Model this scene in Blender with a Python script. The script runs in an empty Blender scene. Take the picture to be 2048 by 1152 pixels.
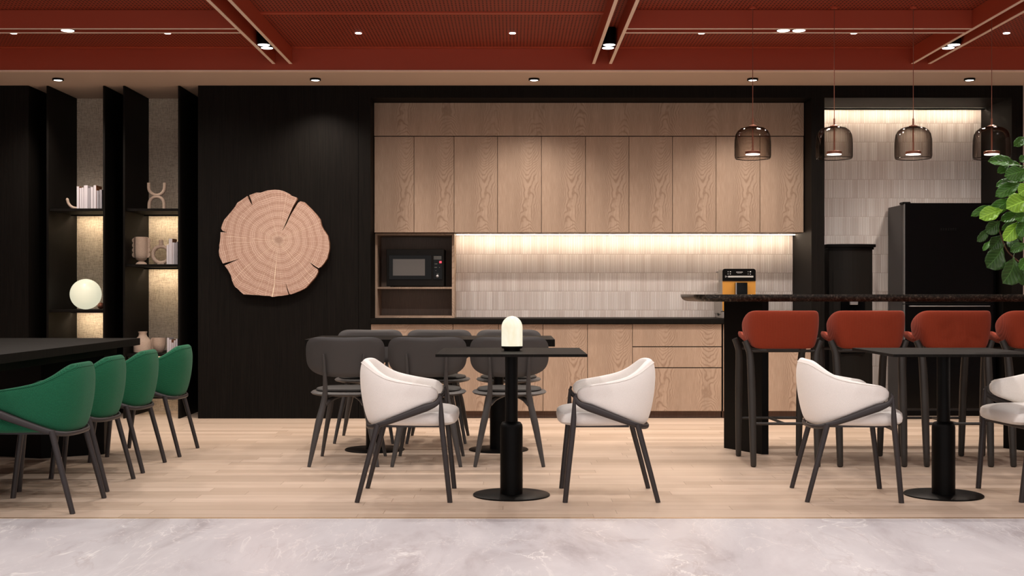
import bpy, bmesh, math, random
from mathutils import Vector, Matrix
PI = math.pi
C = bpy.context.scene
COL = C.collection

# ---------------------------------------------------------------- camera, world, exposure
F, EYE, HX, HY = 2500.0, 1.08, 1024.0, 588.0
cd = bpy.data.cameras.new('camera'); cam = bpy.data.objects.new('camera', cd); COL.objects.link(cam)
cam.location = (0, 0, EYE); cam.rotation_euler = (PI/2, 0, 0)
cd.sensor_width = 36; cd.lens = 36*F/2048; cd.shift_y = 12/2048; cd.clip_end = 100
C.camera = cam
C.view_settings.view_transform = 'Standard'; C.view_settings.look = 'None'
C.view_settings.gamma = 1; C.view_settings.use_curve_mapping = False
C.view_settings.exposure = 0.38
W = bpy.data.worlds.new('world'); C.world = W; W.use_nodes = True
W.node_tree.nodes['Background'].inputs[0].default_value = (1.0, 0.92, 0.87, 1)
W.node_tree.nodes['Background'].inputs[1].default_value = 0.95

def P(px, py, Y):                      # photograph point at distance Y -> place in the room
    return Vector(((px-HX)*Y/F, Y, EYE-(py-HY)*Y/F))

# ---------------------------------------------------------------- materials
def mat(name, col=(0.5, 0.5, 0.5), rough=0.5, metal=0.0, spec=0.5, emit=None, estr=0.0, coat=0.0, sheen=0.0):
    m = bpy.data.materials.new(name); m.use_nodes = True
    b = m.node_tree.nodes['Principled BSDF']
    b.inputs['Base Color'].default_value = (*col, 1); b.inputs['Roughness'].default_value = rough
    b.inputs['Metallic'].default_value = metal; b.inputs['Specular IOR Level'].default_value = spec
    b.inputs['Coat Weight'].default_value = coat; b.inputs['Sheen Weight'].default_value = sheen
    if emit:
        b.inputs['Emission Color'].default_value = (*emit, 1); b.inputs['Emission Strength'].default_value = estr
    return m

class NT:                              # tiny helper to write node trees
    def __init__(s, m):
        s.m = m; s.t = m.node_tree; s.b = s.t.nodes['Principled BSDF']; s.tc = s.t.nodes.new('ShaderNodeTexCoord')
    def link(s, a, b): s.t.links.new(a, b)
    def set(s, sock, v):
        if isinstance(v, bpy.types.NodeSocket): s.link(v, sock)
        else: sock.default_value = v
    def mapping(s, scale=(1, 1, 1), loc=(0, 0, 0), rot=(0, 0, 0), src=None):
        n = s.t.nodes.new('ShaderNodeMapping'); s.link(src or s.tc.outputs['Object'], n.inputs[0])
        n.inputs['Scale'].default_value = scale; n.inputs['Location'].default_value = loc; n.inputs['Rotation'].default_value = rot
        return n.outputs[0]
    def noise(s, vec, scale=5, detail=2, rough=0.5, dist=0.0, col=False):
        n = s.t.nodes.new('ShaderNodeTexNoise'); s.link(vec, n.inputs['Vector'])
        n.inputs['Scale'].default_value = scale; n.inputs['Detail'].default_value = detail
        n.inputs['Roughness'].default_value = rough; n.inputs['Distortion'].default_value = dist
        return n.outputs[1 if col else 0]
    def math(s, op, a, b=0.0, c=0.0):
        n = s.t.nodes.new('ShaderNodeMath'); n.operation = op
        s.set(n.inputs[0], a); s.set(n.inputs[1], b); s.set(n.inputs[2], c); return n.outputs[0]
    def ramp(s, fac, stops):
        n = s.t.nodes.new('ShaderNodeValToRGB'); s.link(fac, n.inputs[0]); e = n.color_ramp.elements
        while len(e) < len(stops): e.new(0.5)
        for el, (p, c) in zip(e, stops):
            el.position = p; el.color = (*c, 1) if len(c) == 3 else c
        return n.outputs[0]
    def mix(s, fac, a, b, mode='MIX'):
        n = s.t.nodes.new('ShaderNodeMix'); n.data_type = 'RGBA'; n.blend_type = mode
        s.set(n.inputs[0], fac)
        for i, v in ((6, a), (7, b)):
            s.set(n.inputs[i], v if isinstance(v, bpy.types.NodeSocket) else (*v, 1))
        return n.outputs[2]
    def sep(s, vec):
        n = s.t.nodes.new('ShaderNodeSeparateXYZ'); s.link(vec, n.inputs[0]); return n.outputs
    def comb(s, x=0.0, y=0.0, z=0.0):
        n = s.t.nodes.new('ShaderNodeCombineXYZ')
        s.set(n.inputs[0], x); s.set(n.inputs[1], y); s.set(n.inputs[2], z); return n.outputs[0]
    def white(s, vec):
        n = s.t.nodes.new('ShaderNodeTexWhiteNoise'); n.noise_dimensions = '3D'; s.link(vec, n.inputs[0]); return n.outputs[0]
    def bump(s, h, strength=0.3, dist=0.01):
        n = s.t.nodes.new('ShaderNodeBump'); s.link(h, n.inputs['Height'])
        n.inputs['Strength'].default_value = strength; n.inputs['Distance'].default_value = dist
        s.link(n.outputs[0], s.b.inputs['Normal'])
    def color(s, c): s.link(c, s.b.inputs['Base Color'])

def oak(name, lite, dark, seed=0.0, rough=0.55, contrast=1.0):
    m = mat(name, lite, rough, spec=0.3); n = NT(m)
    v = n.mapping((1, 1, 1), (seed, 0, seed*0.7))
    xyz = n.sep(v)
    w1 = n.noise(n.mapping((13, 13, 9), src=v), 1.0, 2, 0.5); w2 = n.noise(n.mapping((3.5, 3.5, 2.5), src=v), 1.0, 2, 0.5)
    px = n.math('SUBTRACT', n.math('FRACT', n.math('DIVIDE', xyz[0], 0.3885)), 0.68)      # the figure repeats every veneer leaf
    px = n.math('MULTIPLY_ADD', n.math('SUBTRACT', w2, 0.5), 0.25, px)
    dz = n.math('SUBTRACT', xyz[2], 0.31)
    par = n.math('SUBTRACT', n.math('MULTIPLY', n.math('MULTIPLY', px, px), 2.1), n.math('MULTIPLY', n.math('MULTIPLY', dz, dz), 1.5))
    h = n.math('ADD', par, n.math('ADD', n.math('MULTIPLY', w1, 0.085), n.math('MULTIPLY', w2, 0.30)))
    f = n.math('SINE', n.math('MULTIPLY', h, 185.0))
    ring = n.ramp(n.math('MULTIPLY_ADD', f, 0.5, 0.5), [(0.0, (1, 1, 1)), (0.22, (0.45,)*3), (0.50, (0, 0, 0)), (1, (0, 0, 0))])
    mask = n.ramp(n.noise(n.mapping((5, 5, 0.9), src=v), 1.0, 1), [(0.36, (0.30,)*3), (0.56, (1, 1, 1))])
    r2 = n.mix(1.0, ring, mask, 'MULTIPLY')
    fib = n.noise(n.mapping((230, 230, 9), src=v), 1.0, 3, 0.6)
    tone = n.noise(n.mapping((9, 9, 0.4), src=v), 1.0, 2)
    base = n.mix(n.ramp(tone, [(0.35, (0, 0, 0)), (0.65, (1, 1, 1))]), lite, tuple(c*0.84 for c in lite))
    base = n.mix(n.ramp(fib, [(0.40, (0.32*contrast,)*3), (0.60, (0, 0, 0))]), base, dark)
    base = n.mix(n.math('MULTIPLY', r2, 0.60*contrast), base, dark)
    n.color(base)
    return m

def black_wood(name, col=(0.011, 0.009, 0.007), rough=0.5):
    m = mat(name, col, rough, spec=0.09); n = NT(m)
    f = n.noise(n.mapping((260, 260, 3.5)), 1.0, 3, 0.65)
    n.color(n.ramp(f, [(0.35, tuple(c*0.7 for c in col)), (0.72, tuple(c*1.9 for c in col))]))
    n.bump(f, 0.35, 0.002); return m

def fabric(name, col, weave=700, amt=0.12, diag=False, ribs=None):
    m = mat(name, col, 0.9, spec=0.12, sheen=0.06); n = NT(m)
    nz = n.noise(n.mapping((1, 1, 1)), weave, 2, 0.6)
    c = n.mix(n.ramp(nz, [(0.35, (0, 0, 0)), (0.65, (1, 1, 1))]), tuple(v*(1-amt) for v in col), tuple(min(1, v*(1+amt)) for v in col))
    h = nz
    if ribs or diag:
        w = n.t.nodes.new('ShaderNodeTexWave'); w.wave_type = 'BANDS'; w.bands_direction = 'X' if not diag else 'Z'
        rot = (0.55, 0.5, 0.2) if diag else (0, 0, 0)
        n.link(n.mapping((1, 1, 1), rot=rot), w.inputs['Vector']); w.inputs['Scale'].default_value = ribs or 30
        w.inputs['Distortion'].default_value = 0.6 if diag else 0.1; w.inputs['Detail'].default_value = 1
        w.inputs['Detail Scale'].default_value = 6
        k = 0.45 if diag else 0.75
        c = n.mix(n.ramp(w.outputs[1], [(0.0, (0.6,)*3), (0.6, (0, 0, 0))]), c, tuple(v*k for v in col))
        h = w.outputs[1]
    n.color(c); n.bump(h, 0.35, 0.0015); return m

M = {}
M['oak'] = oak('oak_veneer', (0.485, 0.36, 0.272), (0.235, 0.15, 0.10))
M['oak_dark'] = oak('smoked_oak', (0.17, 0.10, 0.072), (0.07, 0.04, 0.03), 3.3)
M['oak_niche'] = oak('shaded_oak_lining', (0.27, 0.205, 0.165), (0.13, 0.095, 0.075), 5.1)  # oak colour darkened to carry the shade inside the cubby
M['black_wood'] = black_wood('black_stained_oak', (0.0048, 0.0039, 0.0032), 0.62)
M['black_table'] = black_wood('black_table_oak', (0.0060, 0.0052, 0.0044), 0.6); M['black_table'].node_tree.nodes['Principled BSDF'].inputs['Specular IOR Level'].default_value = 0.07
M['black'] = mat('black_powder_coat', (0.0012, 0.0010, 0.0010), 0.45, spec=0.12)
M['gloss_black'] = mat('gloss_black', (0.0012, 0.0012, 0.0014), 0.10, spec=0.16)
M['frame'] = mat('charcoal_frame', (0.030, 0.025, 0.026), 0.42, spec=0.45)
M['stoolframe'] = mat('stool_frame_grey', (0.028, 0.025, 0.022), 0.45, spec=0.45)
M['grey'] = mat('charcoal_moulded_shell', (0.060, 0.056, 0.055), 0.5, spec=0.35)
M['greypad'] = mat('dark_seat_pad', (0.030, 0.028, 0.026), 0.55, spec=0.35)
M['cream'] = fabric('cream_boucle', (0.90, 0.865, 0.825), 420, 0.05)
M['green'] = fabric('green_rib_fabric', (0.016, 0.125, 0.062), 500, 0.25, True, 58)
M['rust'] = fabric('rust_fabric', (0.265, 0.040, 0.017), 500, 0.10, False, 60)
M['red'] = mat('oxide_red_paint', (0.42, 0.068, 0.032), 0.45, spec=0.3)
M['edge'] = mat('pale_fin_edge', (0.95, 0.74, 0.60), 0.5)
M['soffit'] = mat('warm_beige_paint', (0.62, 0.48, 0.385), 0.7)
M['pale_wall'] = mat('pale_plaster', (0.62, 0.52, 0.48), 0.8)
M['brass'] = mat('brushed_brass', (0.62, 0.42, 0.22), 0.35, 0.9)
M['copper'] = mat('brushed_copper', (0.30, 0.115, 0.075), 0.36, 0.7)
M['white_em'] = mat('lamp_diffuser', (1, 1, 1), 0.5, emit=(1.0, 0.95, 0.88), estr=4)
M['led'] = mat('warm_led', (1, 1, 1), 0.5, emit=(1.0, 0.79, 0.58), estr=32)
M['led_soft'] = mat('warm_led_shelf', (1, 1, 1), 0.5, emit=(1.0, 0.79, 0.55), estr=42)
M['steel'] = mat('satin_steel', (0.55, 0.55, 0.56), 0.3, 1.0)
M['grey_plastic'] = mat('grey_plastic', (0.27, 0.25, 0.235), 0.45)
M['orange'] = mat('amber_orange_panel', (0.56, 0.26, 0.04), 0.35)
M['mark'] = mat('pale_print', (0.75, 0.75, 0.75), 0.5)
M['mark_dim'] = mat('dim_print', (0.16, 0.16, 0.15), 0.5)
M['mark_bar'] = mat('grey_display_bar', (0.5, 0.5, 0.48), 0.4)
M['red_led'] = mat('red_display', (0.6, 0.02, 0.03), 0.4, emit=(1.0, 0.05, 0.08), estr=1.6)
M['mw_body'] = mat('microwave_black', (0.0085, 0.0075, 0.0065), 0.45, spec=0.15)
M['fridge_side'] = mat('dark_grey_steel', (0.030, 0.031, 0.033), 0.38, 0.3)
M['fridge_edge'] = mat('grey_door_edge', (0.14, 0.14, 0.14), 0.4, 0.4)
M['book_white'] = mat('white_book_cloth', (0.66, 0.62, 0.66), 0.7)
M['book_grey'] = mat('grey_book_cloth', (0.36, 0.34, 0.37), 0.7)
M['book_brown'] = mat('brown_book_board', (0.34, 0.13, 0.05), 0.7)
M['pages'] = mat('paper_edges', (0.60, 0.54, 0.46), 0.9)
m = mat('glowing_opal', (0.35, 0.34, 0.27), 0.35, emit=(1.0, 0.95, 0.70), estr=0.52); M['opal'] = m
m = mat('glowing_alabaster', (0.35, 0.34, 0.28), 0.4, emit=(1.0, 0.94, 0.74), estr=0.62); n = NT(m)
nz = n.noise(n.mapping((1, 1, 0.6)), 9, 4, 0.6, 1.2)
n.link(n.ramp(nz, [(0.35, (0.90, 0.82, 0.58)), (0.6, (1.0, 0.97, 0.80))]), n.b.inputs['Emission Color']); M['alabaster'] = m
m = mat('speckled_stoneware', (0.46, 0.34, 0.27), 0.75); n = NT(m)
nz = n.noise(n.mapping(), 220, 3, 0.7)
n.color(n.ramp(nz, [(0.32, (0.30, 0.22, 0.17)), (0.5, (0.50, 0.38, 0.30))])); n.bump(nz, 0.15, 0.002); M['stoneware'] = m

# woven wall textile
m = mat('linen_weave', (0.42, 0.32, 0.22), 0.9, spec=0.1); n = NT(m)
a = n.noise(n.mapping((22, 22, 420)), 1.0, 2, 0.6); b = n.noise(n.mapping((420, 22, 22)), 1.0, 2, 0.6)
c = n.noise(n.mapping((260, 260, 260)), 1.0, 2, 0.6)
w = n.math('ADD', n.math('MULTIPLY', n.math('ADD', a, b), 0.36), n.math('MULTIPLY', c, 0.28))
n.color(n.ramp(w, [(0.38, (0.36, 0.28, 0.20)), (0.50, (0.74, 0.63, 0.50)), (0.62, (0.92, 0.84, 0.72))])); n.bump(w, 0.5, 0.003); M['linen'] = m

# kit-kat mosaic tiles: rows of slim vertical fingers
m = mat('finger_tiles', (0.6, 0.5, 0.42), 0.33, spec=0.45); n = NT(m)
o = n.sep(n.tc.outputs['Object'])
r = n.math('DIVIDE', n.math('SUBTRACT', o[2], 1.103), 0.1725); row = n.math('FLOOR', r); fr = n.math('FRACT', r)
cx = n.math('ADD', n.math('DIVIDE', o[0], 0.0158), n.math('MULTIPLY', row, 0.37)); ci = n.math('FLOOR', cx); fc = n.math('FRACT', cx)
rnd = n.white(n.comb(ci, row, 0.0)); rnd2 = n.white(n.comb(n.math('FLOOR', n.math('DIVIDE', ci, 3.0)), row, 5.0))
tone = n.math('ADD', n.math('MULTIPLY', rnd, 0.5), n.math('MULTIPLY', rnd2, 0.5))
colr = n.ramp(tone, [(0.08, (0.71, 0.64, 0.61)), (0.5, (0.81, 0.755, 0.73)), (0.9, (0.91, 0.87, 0.85))])
gx = n.math('MINIMUM', fc, n.math('SUBTRACT', 1.0, fc)); gz = n.math('MINIMUM', n.math('MULTIPLY', fr, 11.0), n.math('MULTIPLY', n.math('SUBTRACT', 1.0, fr), 11.0))
g = n.math('MINIMUM', gx, gz)
n.color(n.mix(n.ramp(g, [(0.03, (1, 1, 1)), (0.13, (0, 0, 0))]), colr, (0.45, 0.37, 0.32)))
n.bump(n.ramp(g, [(0.0, (0, 0, 0)), (0.3, (1, 1, 1))]), 0.5, 0.003); M['tile'] = m

# plank floor
m = mat('pale_oak_planks', (0.55, 0.4, 0.3), 0.42, spec=0.35); n = NT(m)
v = n.tc.outputs['Object']; o = n.sep(v)
ry = n.math('DIVIDE', o[1], 0.118); row = n.math('FLOOR', ry); fy = n.math('FRACT', ry)
off = n.white(n.comb(row, 3.0, 1.0))
rx = n.math('DIVIDE', n.math('ADD', o[0], n.math('MULTIPLY', off, 7.0)), 1.15); cell = n.math('FLOOR', rx); fx = n.math('FRACT', rx)
rnd = n.white(n.comb(cell, row, 9.0))
gr = n.noise(n.comb(n.math('ADD', n.math('MULTIPLY', o[0], 1.6), n.math('MULTIPLY', rnd, 30.0)), n.math('MULTIPLY', o[1], 28.0), 0.0), 1.0, 4, 0.6, 0.3)
base = n.mix(rnd, (0.48, 0.37, 0.28), (0.65, 0.52, 0.415))
base = n.mix(n.ramp(gr, [(0.35, (0.30,)*3), (0.65, (0, 0, 0))]), base, (0.40, 0.28, 0.20))
ey = n.math('MINIMUM', fy, n.math('SUBTRACT', 1.0, fy)); ex = n.math('MULTIPLY', n.math('MINIMUM', fx, n.math('SUBTRACT', 1.0, fx)), 9.7)
e = n.math('MINIMUM', ey, ex)
n.color(n.mix(n.ramp(e, [(0.008, (0.7,)*3), (0.022, (0, 0, 0))]), base, (0.27, 0.18, 0.12)))
n.bump(gr, 0.08, 0.002); M['planks'] = m

# pinkish grey marble with pale veins
m = mat('rose_grey_marble', (0.6, 0.55, 0.55), 0.30, spec=0.3); n = NT(m)
v = n.mapping((1.3, 0.5, 1), rot=(0, 0, 0.25))
wv = n.noise(v, 1.3, 5, 0.62, 0.8)
cl = n.noise(n.mapping((1.5, 0.55, 1), rot=(0, 0, -0.9)), 1.6, 6, 0.68, 0.6)
base = n.ramp(cl, [(0.32, (0.44, 0.405, 0.42)), (0.46, (0.585, 0.56, 0.58)), (0.66, (0.67, 0.65, 0.67))])
def vein(scale, wdt, seed, strength, rot):
    q = n.noise(n.mapping((1.1, 0.45, 1), (seed, seed*2, 0), (0, 0, rot)), scale, 6, 0.6, 0.9)
    d = n.math('ABSOLUTE', n.math('SUBTRACT', q, 0.5))
    return n.ramp(d, [(0.0, (strength,)*3), (wdt, (0, 0, 0))])
br = n.ramp(n.noise(v, 2.2, 2), [(0.45, (0, 0, 0)), (0.6, (1, 1, 1))])
base = n.mix(n.mix(1.0, vein(1.3, 0.006, 2.0, 0.9, -1.0), br, 'MULTIPLY'), base, (0.86, 0.84, 0.83))
base = n.mix(vein(2.1, 0.0045, 7.0, 0.6, -0.7), base, (0.84, 0.80, 0.79))
base = n.mix(n.mix(1.0, vein(2.2, 0.016, 11.0, 0.30, -0.8), br, 'MULTIPLY'), base, (0.36, 0.29, 0.28))
n.color(base); M['marble'] = m

# granite bar top
m = mat('black_speckled_granite', (0.02, 0.02, 0.02), 0.32, spec=0.25); n = NT(m)
a = n.noise(n.mapping(), 62, 4, 0.75, 0.6); b = n.noise(n.mapping((1, 1, 1), (4, 2, 1)), 95, 3, 0.7, 1.0)
c0 = n.ramp(a, [(0.40, (0.004, 0.004, 0.003)), (0.52, (0.018, 0.015, 0.011)), (0.60, (0.055, 0.048, 0.036)), (0.70, (0.14, 0.11, 0.085))])
n.color(n.mix(n.ramp(b, [(0.60, (0, 0, 0)), (0.68, (0.8,)*3)]), c0, (0.085, 0.05, 0.032))); M['granite'] = m

# perforated ceiling sheet
m = mat('perforated_red_sheet', (0.2, 0.03, 0.015), 0.55, spec=0.25); n = NT(m)
o = n.sep(n.tc.outputs['Object'])
fx = n.math('SUBTRACT', n.math('FRACT', n.math('DIVIDE', o[0], 0.0268)), 0.5); fy = n.math('SUBTRACT', n.math('FRACT', n.math('DIVIDE', o[1], 0.053)), 0.5)
d = n.math('SQRT', n.math('ADD', n.math('POWER', n.math('MULTIPLY', fx, 2.1), 2.0), n.math('POWER', n.math('MULTIPLY', fy, 1.9), 2.0)))
n.color(n.mix(n.ramp(d, [(0.44, (1, 1, 1)), (0.54, (0, 0, 0))]), (0.285, 0.045, 0.021), (0.0015, 0.001, 0.001))); M['perf'] = m

# sawn tree slice
m = mat('sawn_slice_face', (0.5, 0.33, 0.25), 0.7, spec=0.2); n = NT(m)
v = n.tc.outputs['Object']; o = n.sep(v)
wob = n.noise(v, 3.2, 3, 0.55); wob2 = n.noise(v, 14, 2)
rad = n.math('SQRT', n.math('ADD', n.math('POWER', o[0], 2.0), n.math('POWER', o[2], 2.0)))
rr = n.math('ADD', rad, n.math('ADD', n.math('MULTIPLY', wob, 0.10), n.math('MULTIPLY', wob2, 0.010)))
f1 = n.math('SINE', n.math('MULTIPLY', rr, 430.0)); f2 = n.math('SINE', n.math('MULTIPLY', rr, 95.0))
ang = n.math('ARCTAN2', o[2], o[0])
base = n.ramp(n.math('MULTIPLY_ADD', f1, 0.5, 0.5), [(0.1, (0.42, 0.265, 0.21)), (0.7, (0.55, 0.395, 0.325))])
base = n.mix(n.ramp(n.math('MULTIPLY_ADD', f2, 0.5, 0.5), [(0.0, (0.45,)*3), (0.5, (0, 0, 0))]), base, (0.30, 0.165, 0.115))
fibre = n.noise(n.comb(n.math('MULTIPLY', ang, 60.0), n.math('MULTIPLY', rad, 30.0), 0.0), 1.0, 3, 0.7)
base = n.mix(n.ramp(fibre, [(0.35, (0.4,)*3), (0.6, (0, 0, 0))]), base, (0.34, 0.20, 0.145))
ra = n.math('ADD', n.math('MULTIPLY', ang, 14.0), n.math('MULTIPLY', wob, 2.0))
ray = n.math('ABSOLUTE', n.math('SUBTRACT', n.math('FRACT', n.math('ADD', ra, n.math('MULTIPLY', n.noise(n.comb(ra, 0.0, 0.0), 0.9, 2), 1.5))), 0.5))
wd = n.math('DIVIDE', ray, n.math('ADD', n.math('DIVIDE', 0.017, n.math('ADD', rad, 0.04)), 0.002))
gate = n.ramp(n.noise(n.comb(n.math('FLOOR', ra), n.math('MULTIPLY', rad, 5.0), 0.0), 1.0, 1), [(0.36, (0, 0, 0)), (0.46, (0.85,)*3)])
base = n.mix(n.mix(1.0, n.ramp(wd, [(0.35, (1, 1, 1)), (0.75, (0, 0, 0))]), gate, 'MULTIPLY'), base, (0.84, 0.72, 0.56))
core = n.ramp(n.math('ADD', rad, n.math('MULTIPLY', wob2, 0.05)), [(0.045, (0.7,)*3), (0.075, (0.0,)*3)])
n.color(n.mix(core, base, (0.25, 0.145, 0.11))); n.bump(f1, 0.15, 0.002); M['slice'] = m
M['bark'] = mat('bark_edge', (0.20, 0.09, 0.045), 0.85)
M['crack_fill'] = mat('dark_bark_crack', (0.02, 0.012, 0.008), 0.9)

# leaves
def leafmat(name, a, b):
    m = mat(name, a, 0.42, spec=0.4); n = NT(m)
    o = n.sep(n.tc.outputs['UV'])
    s = n.math('ABSOLUTE', n.math('SUBTRACT', o[0], 0.5))
    mid = n.ramp(s, [(0.010, (1, 1, 1)), (0.028, (0, 0, 0))])
    vv = n.math('FRACT', n.math('MULTIPLY', n.math('SUBTRACT', o[1], n.math('MULTIPLY', s, 0.75)), 7.0))
    sv = n.ramp(n.math('ABSOLUTE', n.math('SUBTRACT', vv, 0.5)), [(0.02, (0.8,)*3), (0.09, (0, 0, 0))])
    nz = n.noise(n.mapping(), 18, 2)
    base = n.mix(nz, a, b)
    n.color(n.mix(n.mix(1.0, mid, sv, 'LIGHTEN'), base, tuple(min(1, v*1.7+0.01) for v in b)))
    n.bump(n.math('MULTIPLY', n.math('ABSOLUTE', n.math('SUBTRACT', vv, 0.5)), 1.0), 0.5, 0.006)
    n.b.inputs['Subsurface Weight'].default_value = 0.0
    return m
M['leaf'] = leafmat('fig_leaf', (0.028, 0.10, 0.012), (0.065, 0.19, 0.022))
M['leaf_bright'] = leafmat('bright_fig_leaf', (0.18, 0.40, 0.035), (0.30, 0.56, 0.06))  # much brighter yellow-green than the base leaf
M['leaf_dark'] = leafmat('dark_fig_leaf', (0.022, 0.06, 0.014), (0.04, 0.10, 0.02))  # darker green than the base leaf
M['twig'] = mat('brown_twig', (0.12, 0.06, 0.035), 0.8)
M['pot'] = mat('grey_planter', (0.18, 0.17, 0.16), 0.7)
M['soil'] = mat('potting_soil', (0.03, 0.02, 0.014), 0.95)

# smoked glass
m = bpy.data.materials.new('smoked_glass'); m.use_nodes = True; t = m.node_tree; t.nodes.clear()
out = t.nodes.new('ShaderNodeOutputMaterial'); mx = t.nodes.new('ShaderNodeMixShader'); tr = t.nodes.new('ShaderNodeBsdfTransparent')
gl = t.nodes.new('ShaderNodeBsdfGlossy'); lw = t.nodes.new('ShaderNodeLayerWeight'); tl = t.nodes.new('ShaderNodeMix'); tl.data_type = 'RGBA'
lw.inputs['Blend'].default_value = 0.25
t.links.new(lw.outputs['Facing'], tl.inputs[0]); tl.inputs[6].default_value = (0.945, 0.925, 0.905, 1); tl.inputs[7].default_value = (0.10, 0.08, 0.07, 1)
t.links.new(tl.outputs[2], tr.inputs[0]); gl.inputs['Roughness'].default_value = 0.03
mth = t.nodes.new('ShaderNodeMath'); mth.operation = 'MULTIPLY'; mth.inputs[1].default_value = 0.2
t.links.new(lw.outputs['Fresnel'], mth.inputs[0]); t.links.new(mth.outputs[0], mx.inputs[0])
t.links.new(tr.outputs[0], mx.inputs[1]); t.links.new(gl.outputs[0], mx.inputs[2]); t.links.new(mx.outputs[0], out.inputs[0]); M['smoke'] = m
M['mw_glass'] = mat('microwave_window', (0.085, 0.068, 0.055), 0.12, spec=0.6)

# ---------------------------------------------------------------- mesh helpers
def new(): return bmesh.new()
def box(bm, x0, x1, y0, y1, z0, z1, bev=0.0, seg=2):
    g = bmesh.ops.create_cube(bm, size=1.0)['verts']
    bmesh.ops.scale(bm, verts=g, vec=(x1-x0, y1-y0, z1-z0))
    bmesh.ops.translate(bm, verts=g, vec=((x0+x1)/2, (y0+y1)/2, (z0+z1)/2))
    if bev:
        es = list({e for v in g for e in v.link_edges})
        bmesh.ops.bevel(bm, geom=es, offset=bev, segments=seg, profile=0.5, affect='EDGES')
    return bm
def prism(bm, pts, z0, z1, axis='Z', bev=0.0, seg=3):
    def mk(p, q): return (p[0], p[1], q) if axis == 'Z' else (p[0], q, p[1]) if axis == 'Y' else (q, p[0], p[1])
    a = [bm.verts.new(mk(p, z0)) for p in pts]; b = [bm.verts.new(mk(p, z1)) for p in pts]
    n = len(pts); fs = [bm.faces.new(a), bm.faces.new(b)]
    for i in range(n): fs.append(bm.faces.new((a[i], a[(i+1) % n], b[(i+1) % n], b[i])))
    bmesh.ops.recalc_face_normals(bm, faces=fs)
    if bev:
        es = [e for f in fs[:2] for e in f.edges]
        bmesh.ops.bevel(bm, geom=list(set(es)), offset=bev, segments=seg, profile=0.5, affect='EDGES')
    return bm
def lathe(bm, prof, seg=40, c=(0, 0, 0), axis='Z', closed=False):
    rows = []
    for r, z in prof:
        row = []
        for i in range(seg):
            a = 2*PI*i/seg
            p = (r*math.cos(a), r*math.sin(a), z)
            if axis == 'Y': p = (p[0], p[2], p[1])
            row.append(bm.verts.new((p[0]+c[0], p[1]+c[1], p[2]+c[2])))
        rows.append(row)
    fs = []
    for k in range(len(rows)-1 + (1 if closed else 0)):
        A, B = rows[k], rows[(k+1) % len(rows)]
        for i in range(seg): fs.append(bm.faces.new((A[i], A[(i+1) % seg], B[(i+1) % seg], B[i])))
    if not closed:
        fs.append(bm.faces.new(rows[0])); fs.append(bm.faces.new(rows[-1]))
    bmesh.ops.recalc_face_normals(bm, faces=fs); return bm
def catmull(pts, n=6):
    pts = [Vector(p) for p in pts]
    if len(pts) < 3: return pts
    q = [2*pts[0]-pts[1]] + pts + [2*pts[-1]-pts[-2]]; out = []
    for i in range(1, len(q)-2):
        a, b, c, d = q[i-1], q[i], q[i+1], q[i+2]
        for k in range(n):
            t = k/n
            out.append(0.5*((2*b)+(c-a)*t+(2*a-5*b+4*c-d)*t*t+(3*b-a-3*c+d)*t*t*t))
    out.append(pts[-1]); return out
def lerp_list(vals, t):
    x = t*(len(vals)-1); i = min(int(x), len(vals)-2); f = x-i
    return vals[i]*(1-f)+vals[i+1]*f
def tube(bm, pts, rad=0.01, seg=10, smooth=6, flat=1.0, up=(0, 0, 1), power=1.0, rnd_end=False):
    """swept tube; rad may be a list along the path; flat scales the second axis"""
    P_ = catmull(pts, smooth) if smooth and len(pts) > 2 else [Vector(p) for p in pts]
    rads = rad if isinstance(rad, (list, tuple)) else [rad, rad]
    n = len(P_); rings = []; upv = Vector(up)
    L = [0.0]
    for i in range(1, n): L.append(L[-1]+(P_[i]-P_[i-1]).length)
    st = [(P_[i], L[i]/L[-1], 1.0) for i in range(n)]
    if rnd_end:
        d = (P_[-1]-P_[-2]).normalized(); r = lerp_list(rads, 1.0)
        st = st[:-1]+[(P_[-1]-d*r*0.5, 1.0, 1.0), (P_[-1]-d*r*0.15, 1.0, 0.8), (P_[-1], 1.0, 0.4)]
    for i, (p, s, k) in enumerate(st):
        a = st[max(i-1, 0)][0]; b = st[min(i+1, len(st)-1)][0]
        t = (b-a).normalized()
        if rnd_end and i >= len(st)-3: t = d
        side = t.cross(upv)
        if side.length < 1e-4: side = t.cross(Vector((1, 0, 0)))
        side.normalize(); nn = side.cross(t).normalized()
        r = lerp_list(rads, s)*k; ring = []
        for j in range(seg):
            an = 2*PI*j/seg; ca, sa = math.cos(an), math.sin(an)
            if power != 1.0:
                ca = math.copysign(abs(ca)**power, ca); sa = math.copysign(abs(sa)**power, sa)
            ring.append(bm.verts.new(p+side*(ca*r*flat)+nn*(sa*r)))
        rings.append(ring)
    fs = []
    for k in range(len(rings)-1):
        A, B = rings[k], rings[k+1]
        for j in range(seg): fs.append(bm.faces.new((A[j], A[(j+1) % seg], B[(j+1) % seg], B[j])))
    fs.append(bm.faces.new(rings[0])); fs.append(bm.faces.new(rings[-1]))
    bmesh.ops.recalc_face_normals(bm, faces=fs); return bm
def spow(v, p): return math.copysign(abs(v)**p, v)
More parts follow.
